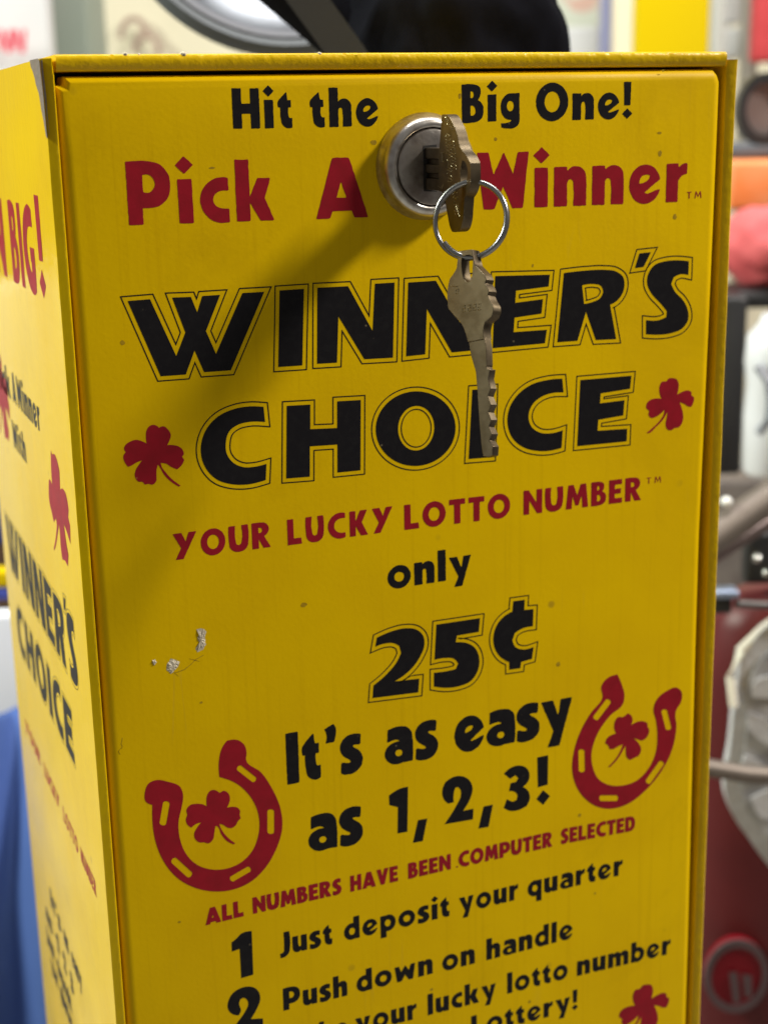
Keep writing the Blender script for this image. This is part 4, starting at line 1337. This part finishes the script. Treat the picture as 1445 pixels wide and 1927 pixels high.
# ================================================================== behind and beside the box (out of focus)
ER = np.array([0.9279, -0.3728, 0.0])
EF = np.array([0.3728, 0.9279, 0.0])
EZ = np.array([0, 0, 1.0])
YAW = math.atan2(-0.3728, 0.9279)


def bgbox(name, px0, px1, py0, py1, depth, thick, m, bev=3.0, parent=None, z1=None, z0=None):
    """upright box facing the aisle whose front fills the pixel range at the given depth"""
    a, b = D(px0, (py0 + py1) / 2, depth), D(px1, (py0 + py1) / 2, depth)
    t, bo_ = D((px0 + px1) / 2, py0, depth), D((px0 + px1) / 2, py1, depth)
    mid = (a + b) / 2
    wd = np.linalg.norm(b - a)
    zt = t[2] if z1 is None else z1
    zb = bo_[2] if z0 is None else z0
    c = np.array([mid[0], mid[1], 0]) + EF * thick / 2
    bm = bmesh.new()
    bmesh.ops.create_cube(bm, size=1)
    for v in bm.verts:
        q = c + ER * v.co.x * wd + EF * v.co.y * thick
        v.co = Vector((q[0], q[1], (zt + zb) / 2 + v.co.z * (zt - zb))) * MM
    if bev:
        bmesh.ops.bevel(bm, geom=bm.edges[:], offset=bev * MM, segments=3, profile=.5, affect='EDGES')
    return from_bm(name, bm, m, parent, 35)


AX = (ER, EF, EZ)
TAB = BOT - 1.0

B = {}
B['cream'] = mat('cream_wall_paint', (0.74, 0.68, 0.52), .7, bump=[(30, .1, .002)], var=(6, (0.66, .60, .45), .4, .7))
B['white'] = mat('white_board', (0.70, .70, .71), .6, var=(8, (.62, .62, .65), .4, .7))
B['pink'] = mat('red_poster_ink', (0.62, .10, .14), .6)
B['green'] = mat('grey_green_paint', (0.26, .31, .26), .6, var=(7, (.30, .34, .30), .4, .7))
B['chrome'] = mat('satin_reflector', (0.21, .225, .25), .32, metal=.9)
B['rim'] = mat('dark_grey_rim', (0.085, .10, .115), .5)
B['ribs'] = mat('ribbed_grey_plastic', (0.22, .23, .27), .4)
B['navy'] = mat('black_navy_cloth', (0.005, .005, .0075), .95, spec=.04, bump=[(900, .3, .0006)], var=(20, (.009, .009, .013), .4, .7))
B['strap'] = mat('grey_webbing', (0.034, .036, .048), .8, spec=.1, bump=[(1500, .4, .0005)])
B['yellow'] = mat('yellow_board', (0.66, .47, .0), .6, spec=.1)
B['beige'] = mat('beige_post', (0.70, .62, .46), .6)
B['blue'] = mat('blue_violet_post', (0.24, .25, .44), .5)
B['grey'] = mat('grey_post', (0.42, .42, .40), .5)
B['red'] = mat('red_cloth', (0.55, .05, .06), .7, bump=[(60, .4, .004)])
B['pinkred'] = mat('faded_red_cloth', (0.66, .13, .14), .75, bump=[(80, .5, .004)], var=(30, (.50, .07, .08), .4, .7))
B['orange'] = mat('orange_card', (0.85, .24, .06), .5, var=(30, (.85, .33, .15), .4, .7))
B['dark'] = mat('black_plastic', (0.02, .02, .022), .45)
B['mirror'] = mat('dusty_mirror', (0.30, .24, .23), .35, metal=.4)
B['jug'] = mat('milky_plastic', (0.75, .76, .82), .18, coat=.6, bump=[(40, .2, .003)])
B['maroon'] = mat('dark_red_enamel', (0.10, .014, .016), .40, coat=.0, spec=.25, var=(20, (.075, .011, .013), .4, .7))
B['badge'] = mat('deep_red_badge', (0.17, .004, .010), .35, coat=.0, spec=.2)
B['badgering'] = mat('pale_badge_print', (0.085, .050, .056), .5)
B['steel'] = mat('dull_steel_rod', (0.20, .17, .15), .55, metal=.7, spec=.2)
B['bag'] = mat('white_plastic_bag', (0.50, .50, .54), .40, bump=[(60, .5, .004)])
B['shirt'] = mat('blue_cotton', (0.062, .11, .31), .85, spec=.1, bump=[(700, .25, .0008)], var=(9, (.05, .09, .25), .4, .7))
B['navyboard'] = mat('navy_board', (0.03, .05, .30), .5)
B['table'] = mat('worn_table_top', (0.30, .27, .24), .6, bump=[(200, .2, .001)], var=(14, (.22, .19, .16), .4, .7))

# setting
t = box('stand', -14, 196, -14, 172, TAB - 330, TAB, B['table'], None, 4)
tag(t, 'worn grey stand under the yellow box', 'stand')
t = box('table', -2400, 3200, 240, 1900, TAB - 370, TAB - 330, B['table'], None, 4)
structure(t)
bmw = bgbox('wall', -2500, 4200, -900, 2600, 2600, 80, B['cream'], 0)
structure(bmw)
fl_ = box('floor', -5000, 6000, -4000, 6000, TAB - 900, TAB - 860, mat('grey_floor', (.3, .29, .28), .6), None, 0)
structure(fl_)

# banner at the far left: white board with red lettering
bn = empty('banner', 'white board with blurred red lettering behind the left corner', 'board')
bnb = bgbox('board_panel', -130, 93, -300, 420, 1500, 25, B['white'], 2, bn)
bl0 = D(-60, 90, 1498)
for k, px in enumerate((-62, -30, 0, 26)):
    c = D(px, 88, 1490)
    s = 1490 / FPX

    def tp(p, c=c, s=s):
        return c + ER * p[0] * s + EZ * p[1] * s - EF * 6
    q = [(0, 0), (5, 30), (14, 30), (18, 8), (22, 30), (30, 30), (24, -12), (14, -12), (11, 10), (7, -12)]
    V, F = fill([ccw(q)], tp)
    mesh('lettering', V, F, B['pink'], bn)

tag(bgbox('pillar', 96, 172, -600, 900, 1700, 120, B['green'], 3, z0=TAB - 330), 'grey green square pillar behind the top left corner', 'pillar')

# picture of brown arches on the cream wall
pic = empty('picture', 'cream picture with brown arch lines behind the silver reflector', 'picture')
bgbox('picture_panel', 225, 420, -300, 220, 2400, 30, B['cream'], 2, pic)
brn = mat('brown_drawing_ink', (.36, .25, .20), .7)
for cx_p, cy_p, r_p in ((276, 95, 22), (252, 66, 24)):
    pts = [D(cx_p + r_p * math.cos(a), cy_p - r_p * 1.3 * math.sin(a), 2390) for a in np.linspace(-.2, 3.3, 14)]
    V, F = tube(pts, 5, 8)
    mesh('arch_line', V, F, brn, pic)

# silver reflector
rf = empty('lamp_reflector', 'round silver lamp reflector with dark rim above the box top edge', 'lamp')
dd = 690
cc = D(512, -182, dd)
s = dd / FPX
ax_n = (-ROT[2]) * .93 + right_v * .22 + vert * .16
ax_n /= np.linalg.norm(ax_n)
a1 = right_v - ax_n * (right_v @ ax_n)
a1 /= np.linalg.norm(a1)
a2 = np.cross(ax_n, a1)
R_ = 298 * s


def dish(prof, n=72):
    V, F = [], []
    for r_, h_ in prof:
        for i in range(n):
            t_ = 2 * math.pi * i / n
            V.append(cc + a1 * r_ * math.cos(t_) + a2 * r_ * math.sin(t_) + ax_n * h_)
    for a_ in range(len(prof) - 1):
        for i in range(n):
            F.append((a_ * n + i, a_ * n + (i + 1) % n, (a_ + 1) * n + (i + 1) % n, (a_ + 1) * n + i))
    return V, F


V, F = dish([(R_ * .93 * math.sin(t_), -R_ * .55 * math.cos(t_)) for t_ in np.linspace(math.pi / 2, .01, 14)])
ob = mesh('reflector_bowl', V, F, B['chrome'], rf, 60)
ob.modifiers.new('sheet', 'SOLIDIFY').thickness = .001
V, F = dish([(R_ * .93, -1), (R_ * .94, 3), (R_ * .985, 4), (R_, 1), (R_, -6), (R_ * .95, -6), (R_ * .93, -1)])
mesh('rim', V, F, B['rim'], rf, 60)
V, F = dish([(R_ * .875, 1.0), (R_ * .88, 3.0), (R_ * .925, 3.4), (R_ * .93, 1), (R_ * .90, -1), (R_ * .875, 1.0)])
mesh('ribbed_ring', V, F, B['ribs'], rf, 60)

# dark jacket heaped behind the box
jk = empty('jacket', 'black navy jacket heaped behind the box with grey strap', 'jacket')
dj = 560
s = dj / FPX
cj = D(848, 190, dj)
lump('jacket_body', cj, AX, (232 * s, 42, 330 * s), B['navy'], 5.0, .09, 2.2, 5, jk)
V, F = tube([D(x, y, dj - 12) for x, y in ((395, -150), (455, -98), (515, -46), (580, 5), (645, 55), (780, 156))], [9, 10, 10.5, 11, 12, 12], 20)
mesh('sleeve', V, F, B['navy'], jk, 80)
V, F = [], []
pth = [D(x, y, dj - 46) for x, y in ((470, -160), (525, -75), (580, 0), (615, 48), (650, 97), (700, 170))]
sv = np.array(ER) * .8 + EZ * .6
for p in pth:
    for a_, b_ in ((-6.2, 0), (6.2, 0), (6.2, 2), (-6.2, 2)):
        V.append(p + sv * a_ + EF * b_)
for i in range(len(pth) - 1):
    for k_ in range(4):
        F.append((4 * i + k_, 4 * i + (k_ + 1) % 4, 4 * i + 4 + (k_ + 1) % 4, 4 * i + 4 + k_))
F.append((0, 1, 2, 3))
F.append(tuple(4 * (len(pth) - 1) + k_ for k_ in (3, 2, 1, 0)))
mesh('strap', V, F, B['strap'], jk)

# stall boards along the top right
tag(bgbox('display_card', 1005, 1128, -200, 60, 1900, 20, mat('pale_card', (.72, .76, .66), .6, var=(25, (.75, .50, .42), .52, .62)), 2), 'pale printed card beside the jacket', 'card')
tag(bgbox('paper_tray', 1060, 1128, 52, 240, 1850, 60, B['white'], 4), 'white tray under the pale printed card', 'tray')
tag(bgbox('post', 1131, 1150, -300, 700, 1800, 30, B['blue'], 3, z0=TAB - 330), 'thin blue violet post left of the beige post', 'post')
tag(bgbox('post', 1152, 1192, -300, 700, 1780, 40, B['beige'], 3, z0=TAB - 330), 'beige post left of the yellow board', 'post')
tag(bgbox('sign_board', 1196, 1335, -400, 500, 1500, 25, B['yellow'], 3), 'plain yellow board rising behind the box', 'board')
tag(bgbox('post', 1337, 1362, -400, 700, 1700, 40, B['grey'], 3, z0=TAB - 330), 'grey post right of the yellow board', 'post')
tag(bgbox('carton', 1358, 1402, -60, 42, 1750, 90, B['white'], 4), 'upper white carton right of the grey post', 'carton')
tag(bgbox('carton', 1356, 1400, 52, 110, 1752, 90, B['white'], 4), 'lower white carton right of the grey post', 'carton')
tag(bgbox('post', 1402, 1424, -400, 700, 1720, 40, mat('light_grey_post', (.50, .50, .47), .5), 3, z0=TAB - 330), 'light grey post left of the red curtain', 'post')
tag(bgbox('curtain', 1428, 1700, -400, 112, 1650, 30, B['red'], 6), 'red cloth hanging at the upper right edge', 'cloth')

# right strip
mr = empty('mirror', 'round dusty mirror in a dark frame right of the box', 'mirror')
dm = 1150
s = dm / FPX
cm = D(1436, 205, dm)


def disc(c, rx, rz, y0, y1, m, name, par, n=48, rin=0.0):
    V, F = [], []
    pr = [(1, y1), (1, y0), (rin, y0)] if not rin else [(1, y1), (1, y0), (rin, y0), (rin, y1), (1, y1)]
    for f_, y in pr:
        f_ = max(f_, .001)
        for i in range(n):
            t_ = 2 * math.pi * i / n
            V.append(c + ER * rx * f_ * math.cos(t_) + EZ * rz * f_ * math.sin(t_) + EF * y)
    for a_ in range(len(pr) - 1):
        for i in range(n):
            F.append((a_ * n + i, a_ * n + (i + 1) % n, (a_ + 1) * n + (i + 1) % n, (a_ + 1) * n + i))
    return mesh(name, V, F, m, par, 40)


disc(cm, 52 * s, 66 * s, -8, 10, B['dark'], 'mirror_frame', mr, rin=.72)
disc(cm, 39 * s, 50 * s, -2, 6, B['mirror'], 'mirror_glass', mr)
tag(bgbox('shelf_board', 1372, 1800, 268, 292, 1150, 120, mat('slate_shelf', (.10, .12, .15), .5), 2), 'slate grey shelf under the round mirror', 'shelf')
tag(bgbox('orange_box', 1374, 1800, 298, 392, 1120, 110, B['orange'], 4), 'orange carton under the slate grey shelf', 'box')
dc = 1050
s = dc / FPX
tag(lump('cloth', D(1455, 465, dc), AX, (100 * s, 60, 78 * s), B['pinkred'], 9, .12, 1.6, 4), 'faded red cloth bundle under the orange carton', 'cloth')
tag(bgbox('frame_board', 1352, 1402, 552, 905, 1000, 40, B['dark'], 4), 'black upright board beside the milky jug', 'board')
tag(bgbox('ledge', 1352, 1700, 545, 580, 1010, 60, B['dark'], 5), 'black ledge under the faded red cloth', 'ledge')
jg = empty('jug', 'milky white plastic jug right of the black upright board', 'jug')
dj2 = 940
s = dj2 / FPX
cj2 = D(1458, 740, dj2)
V, F = [], []
pr = [(0.01, -160), (48, -158), (56, -145), (58, -40), (54, 20), (60, 60), (56, 110), (36, 132), (30, 150), (0.01, 152)]
n = 48
for r_, h_ in pr:
    for i in range(n):
        t_ = 2 * math.pi * i / n
        V.append(cj2 + (ER * math.cos(t_) + EF * math.sin(t_)) * r_ * s + EZ * h_ * s)
for a_ in range(len(pr) - 1):
    for i in range(n):
        F.append((a_ * n + i, a_ * n + (i + 1) % n, (a_ + 1) * n + (i + 1) % n, (a_ + 1) * n + i))
mesh('jug_body', V, F, B['jug'], jg, 60)
V, F = tube([D(1425, 690, dj2 - 22), D(1446, 720, dj2 - 26), D(1446, 790, dj2 - 26), D(1425, 815, dj2 - 22)], 3, 10)
mesh('handle', V, F, B['ribs'], jg, 60)
tag(lump('chrome_knob', D(1366, 944, 760), AX, (10.5 * 760 / FPX, 3, 9.5 * 760 / FPX), mat('bright_knob', (.85, .85, .85), .3), 2, .02, 1, 3), 'small bright round knob at the right edge of the box', 'knob')

tag(bgbox('crate', 1335, 1800, 885, 1400, 1120, 60, mat('taupe_crate', (.17, .145, .135), .6, var=(25, (.09, .07, .07), .4, .65)), 4), 'taupe crate behind the metal bars', 'crate')
# red machine with rods and a badge
mc = empty('machine', 'dark red enamelled machine with a round badge at lower right', 'machine')
V, F = [], []
dmc = 900


def barrel(px0, px1, py0, py1, depth, prof):
    s_ = depth / FPX
    c_ = D((px0 + px1) / 2, (py0 + py1) / 2, depth)
    rx_ = (px1 - px0) / 2 * s_
    h_ = D((px0 + px1) / 2, py0, depth)[2]
    l_ = D((px0 + px1) / 2, py1, depth)[2]
    Vv, Ff = [], []
    n_ = 64
    for f_, t_ in prof:
        for i in range(n_):
            a_ = 2 * math.pi * i / n_
            Vv.append(np.array([c_[0], c_[1], 0]) + (ER * math.cos(a_) + EF * math.sin(a_) * .6) * rx_ * f_ + EZ * (l_ + (h_ - l_) * t_))
    for a_ in range(len(prof) - 1):
        for i in range(n_):
            Ff.append((a_ * n_ + i, a_ * n_ + (i + 1) % n_, (a_ + 1) * n_ + (i + 1) % n_, (a_ + 1) * n_ + i))
    return Vv, Ff


V, F = barrel(1290, 1640, 1040, 2480, dmc, [(.01, 0), (.96, 0), (1, .02), (1, .70), (.98, .84), (.86, .95), (.62, .99), (.01, 1)])
mesh('machine_body', V, F, B['maroon'], mc, 50)
s = 866 / FPX
cb = D(1384, 1835, 866)
disc(cb, 58 * s, 76 * s, -1, 5, B['badge'], 'badge', mc, rin=0)
disc(cb, 60 * s, 77 * s, -2.2, 0, B['badgering'], 'badge_ring', mc, rin=.80)
ltr = []
for q in ([(-16, 12), (0, 12), (8, -52), (-5, -55)], [(9, 8), (27, 4), (30, -40), (17, -44)]):
    ltr.append(fill([ccw(q)], lambda p: cb + ER * p[0] * s + EZ * p[1] * s - EF * 2.6))
bake('badge_lettering', ltr, B['badgering'], mc)


def rod(name, label, pts, depth, r, m, cat='rod'):
    V, F = tube([D(x, y, depth + k * 10) for k, (x, y) in enumerate(pts)], r, 14)
    return tag(mesh(name, V, F, m, None, 50), label, cat)


rod('metal_bar', 'thick dull metal bar slanting up beside the bright knob', [(1300, 1040), (1420, 955), (1560, 860)], 760, 8.5, B['steel'], 'bar')
rod('metal_bar', 'thin dull metal bar slanting below the thick bar', [(1300, 1075), (1420, 1000), (1560, 915)], 780, 3.5, mat('dark_bar', (.20, .15, .14), .4, metal=.8), 'bar')
rod('metal_rod', 'horizontal steel rod crossing the white shield shaped panel', [(1300, 1440), (1400, 1456), (1560, 1468)], 740, 4.6, B['steel'])
rod('metal_rod', 'thin dark rod coming out of the black clasp', [(1385, 1136), (1460, 1140), (1560, 1150)], 760, 2.2, mat('dark_rod', (.12, .11, .11), .4, metal=.8))
for (x_, y_, r_, t_) in ((1424, 1050, 9, 'small chrome knob on the right shoulder of the dark red machine'), (1441, 1078, 8, 'lower chrome knob on the right shoulder of the dark red machine')):
    tag(lump('chrome_knob', D(x_, y_, 800), AX, (r_ * 800 / FPX, 3, r_ * 800 / FPX), mat('chrome_knob', (.6, .6, .6), .2, metal=1.0), x_, .05, 1, 3), t_, 'knob')
tag(bgbox('bracket', 1402, 1520, 1000, 1104, 820, 12, B['dark'], 3), 'black bracket between the thin bar and the dark red machine', 'bracket')
cl = empty('clasp', 'black clasp with blue grey top on the dark red machine', 'clasp')
bgbox('clasp_body', 1338, 1378, 1122, 1158, 762, 14, B['dark'], 2, cl)
bgbox('clasp_top', 1342, 1392, 1112, 1130, 758, 12, mat('blue_grey_metal', (.30, .36, .50), .3, metal=.7), 2, cl)
pp = empty('printed_panel', 'white shield shaped panel with grey printing on the dark red machine', 'panel')


def slab(name, pts, depth, y0, y1, m, par):
    c0 = D(1450, 1400, depth)
    q = []
    for x, y in pts:
        d_ = D(x, y, depth) - c0
        q.append((float(d_ @ ER), float(d_[2]) / 1.0))
    q = ccw(smooth(q, 6, 85))
    k_ = len(q)
    f3 = lambda p, yy: c0 + ER * p[0] + EZ * p[1] + EF * yy
    tv, tf_ = fill([q], lambda p: f3(p, y0))
    Vv = tv + [f3(p, y1) for p in q]
    Ff = tf_ + [(i, (i + 1) % k_, k_ + (i + 1) % k_, k_ + i) for i in range(k_)] + [tuple(range(k_, 2 * k_))[::-1]]
    return mesh(name, Vv, Ff, m, par, 40)


slab('panel_plate', [(1392, 1205), (1378, 1300), (1374, 1400), (1370, 1505), (1386, 1550), (1420, 1602), (1450, 1645), (1540, 1720), (1620, 1640), (1640, 1300), (1560, 1150), (1440, 1150)], 798, 0, 8, B['bag'], pp)
pr_ = mat('grey_print', (.26, .26, .29), .5, var=(60, (.42, .42, .45), .42, .6))
slab('panel_print', [(1412, 1240), (1402, 1400), (1398, 1490), (1410, 1530), (1450, 1590), (1535, 1660), (1590, 1610), (1600, 1300), (1540, 1200), (1450, 1195)], 795, 0, 1.5, pr_, pp)
for pts_ in ([(1410, 1275), (1470, 1262), (1472, 1288), (1408, 1302)], [(1405, 1335), (1440, 1350), (1475, 1420), (1440, 1400), (1404, 1362)], [(1402, 1425), (1430, 1436), (1452, 1480), (1425, 1476), (1400, 1455)], [(1420, 1515), (1470, 1500), (1490, 1545), (1450, 1560)]):
    slab('panel_stripe', pts_, 793, 0, 1.2, B['bag'], pp)
V, F = tube([D(x, y, 786) for x, y in ((1380, 1330), (1374, 1275), (1392, 1225), (1430, 1190), (1480, 1150))], [2.4, 2.6, 2.8, 3, 3], 12)
tag(mesh('cord', V, F, mat('cream_cord', (.72, .68, .60), .6), None, 60), 'cream cord looped over the white shield shaped panel', 'cord')

# left strip
tag(bgbox('navy_board', -110, 24, 640, 1042, 1000, 14, B['navyboard'], 3), 'navy blue board left of the box above the yellow stripe', 'board')
tag(bgbox('yellow_strip', -110, 26, 1075, 1108, 996, 14, B['yellow'], 2), 'yellow strip below the navy blue board', 'strip')
tag(bgbox('navy_strip', -110, 30, 1109, 1132, 998, 14, B['navyboard'], 2), 'narrow navy strip below the yellow strip', 'strip')
tag(bgbox('white_sheet', -110, 75, 1134, 1700, 1010, 14, mat('lilac_white_sheet', (.80, .84, .95), .5), 3), 'lilac white sheet left of the box above the blue cloth', 'sheet')

tag(bgbox('unseen_pale_panel', -1300, -120, 560, 1640, 1020, 14, B['white'], 3), 'unseen pale panel added for the yellow side panel to reflect', 'panel')  # out of view, added so the glossy side panel mirrors something pale
tag(bgbox('unseen_dark_block', -1500, -140, -400, 560, 1500, 300, mat('unseen_block_brown', (.10, .055, .03), .6), 4, z0=TAB - 330), 'unseen dark brown block added to darken the side panel reflection', 'unseen_dark_block')  # out of view, added to keep the side panel's upper reflection dark

# blue cloth: folded drape with thickness
V, F = [], []
nu, nv = 60, 60
for j in range(nv + 1):
    for i in range(nu + 1):
        u, v_ = i / nu, j / nv
        px = -330 + 480 * u
        top = 1330 + 150 * max(0, (60 - px) / 380)**1.2 + (30 * max(0, (px - 70) / 80)**2)
        py = top + (2500 - top) * v_
        dep = 830 + 17 * math.sin(px * .035 + v_ * 2.2 + .6 * math.sin(v_ * 5)) + 5 * math.sin(px * .06 - v_ * 4) + 120 * (1 - v_)**6
        V.append(D(px, py, dep))
for j in range(nv):
    for i in range(nu):
        a_ = j * (nu + 1) + i
        F.append((a_, a_ + 1, a_ + nu + 2, a_ + nu + 1))
ob = mesh('blue_cloth', V, F, B['shirt'], None, 80)
ob.modifiers.new('cloth_thickness', 'SOLIDIFY').thickness = .003
tag(ob, 'blue cotton cloth hanging in folds at the lower left', 'cloth')
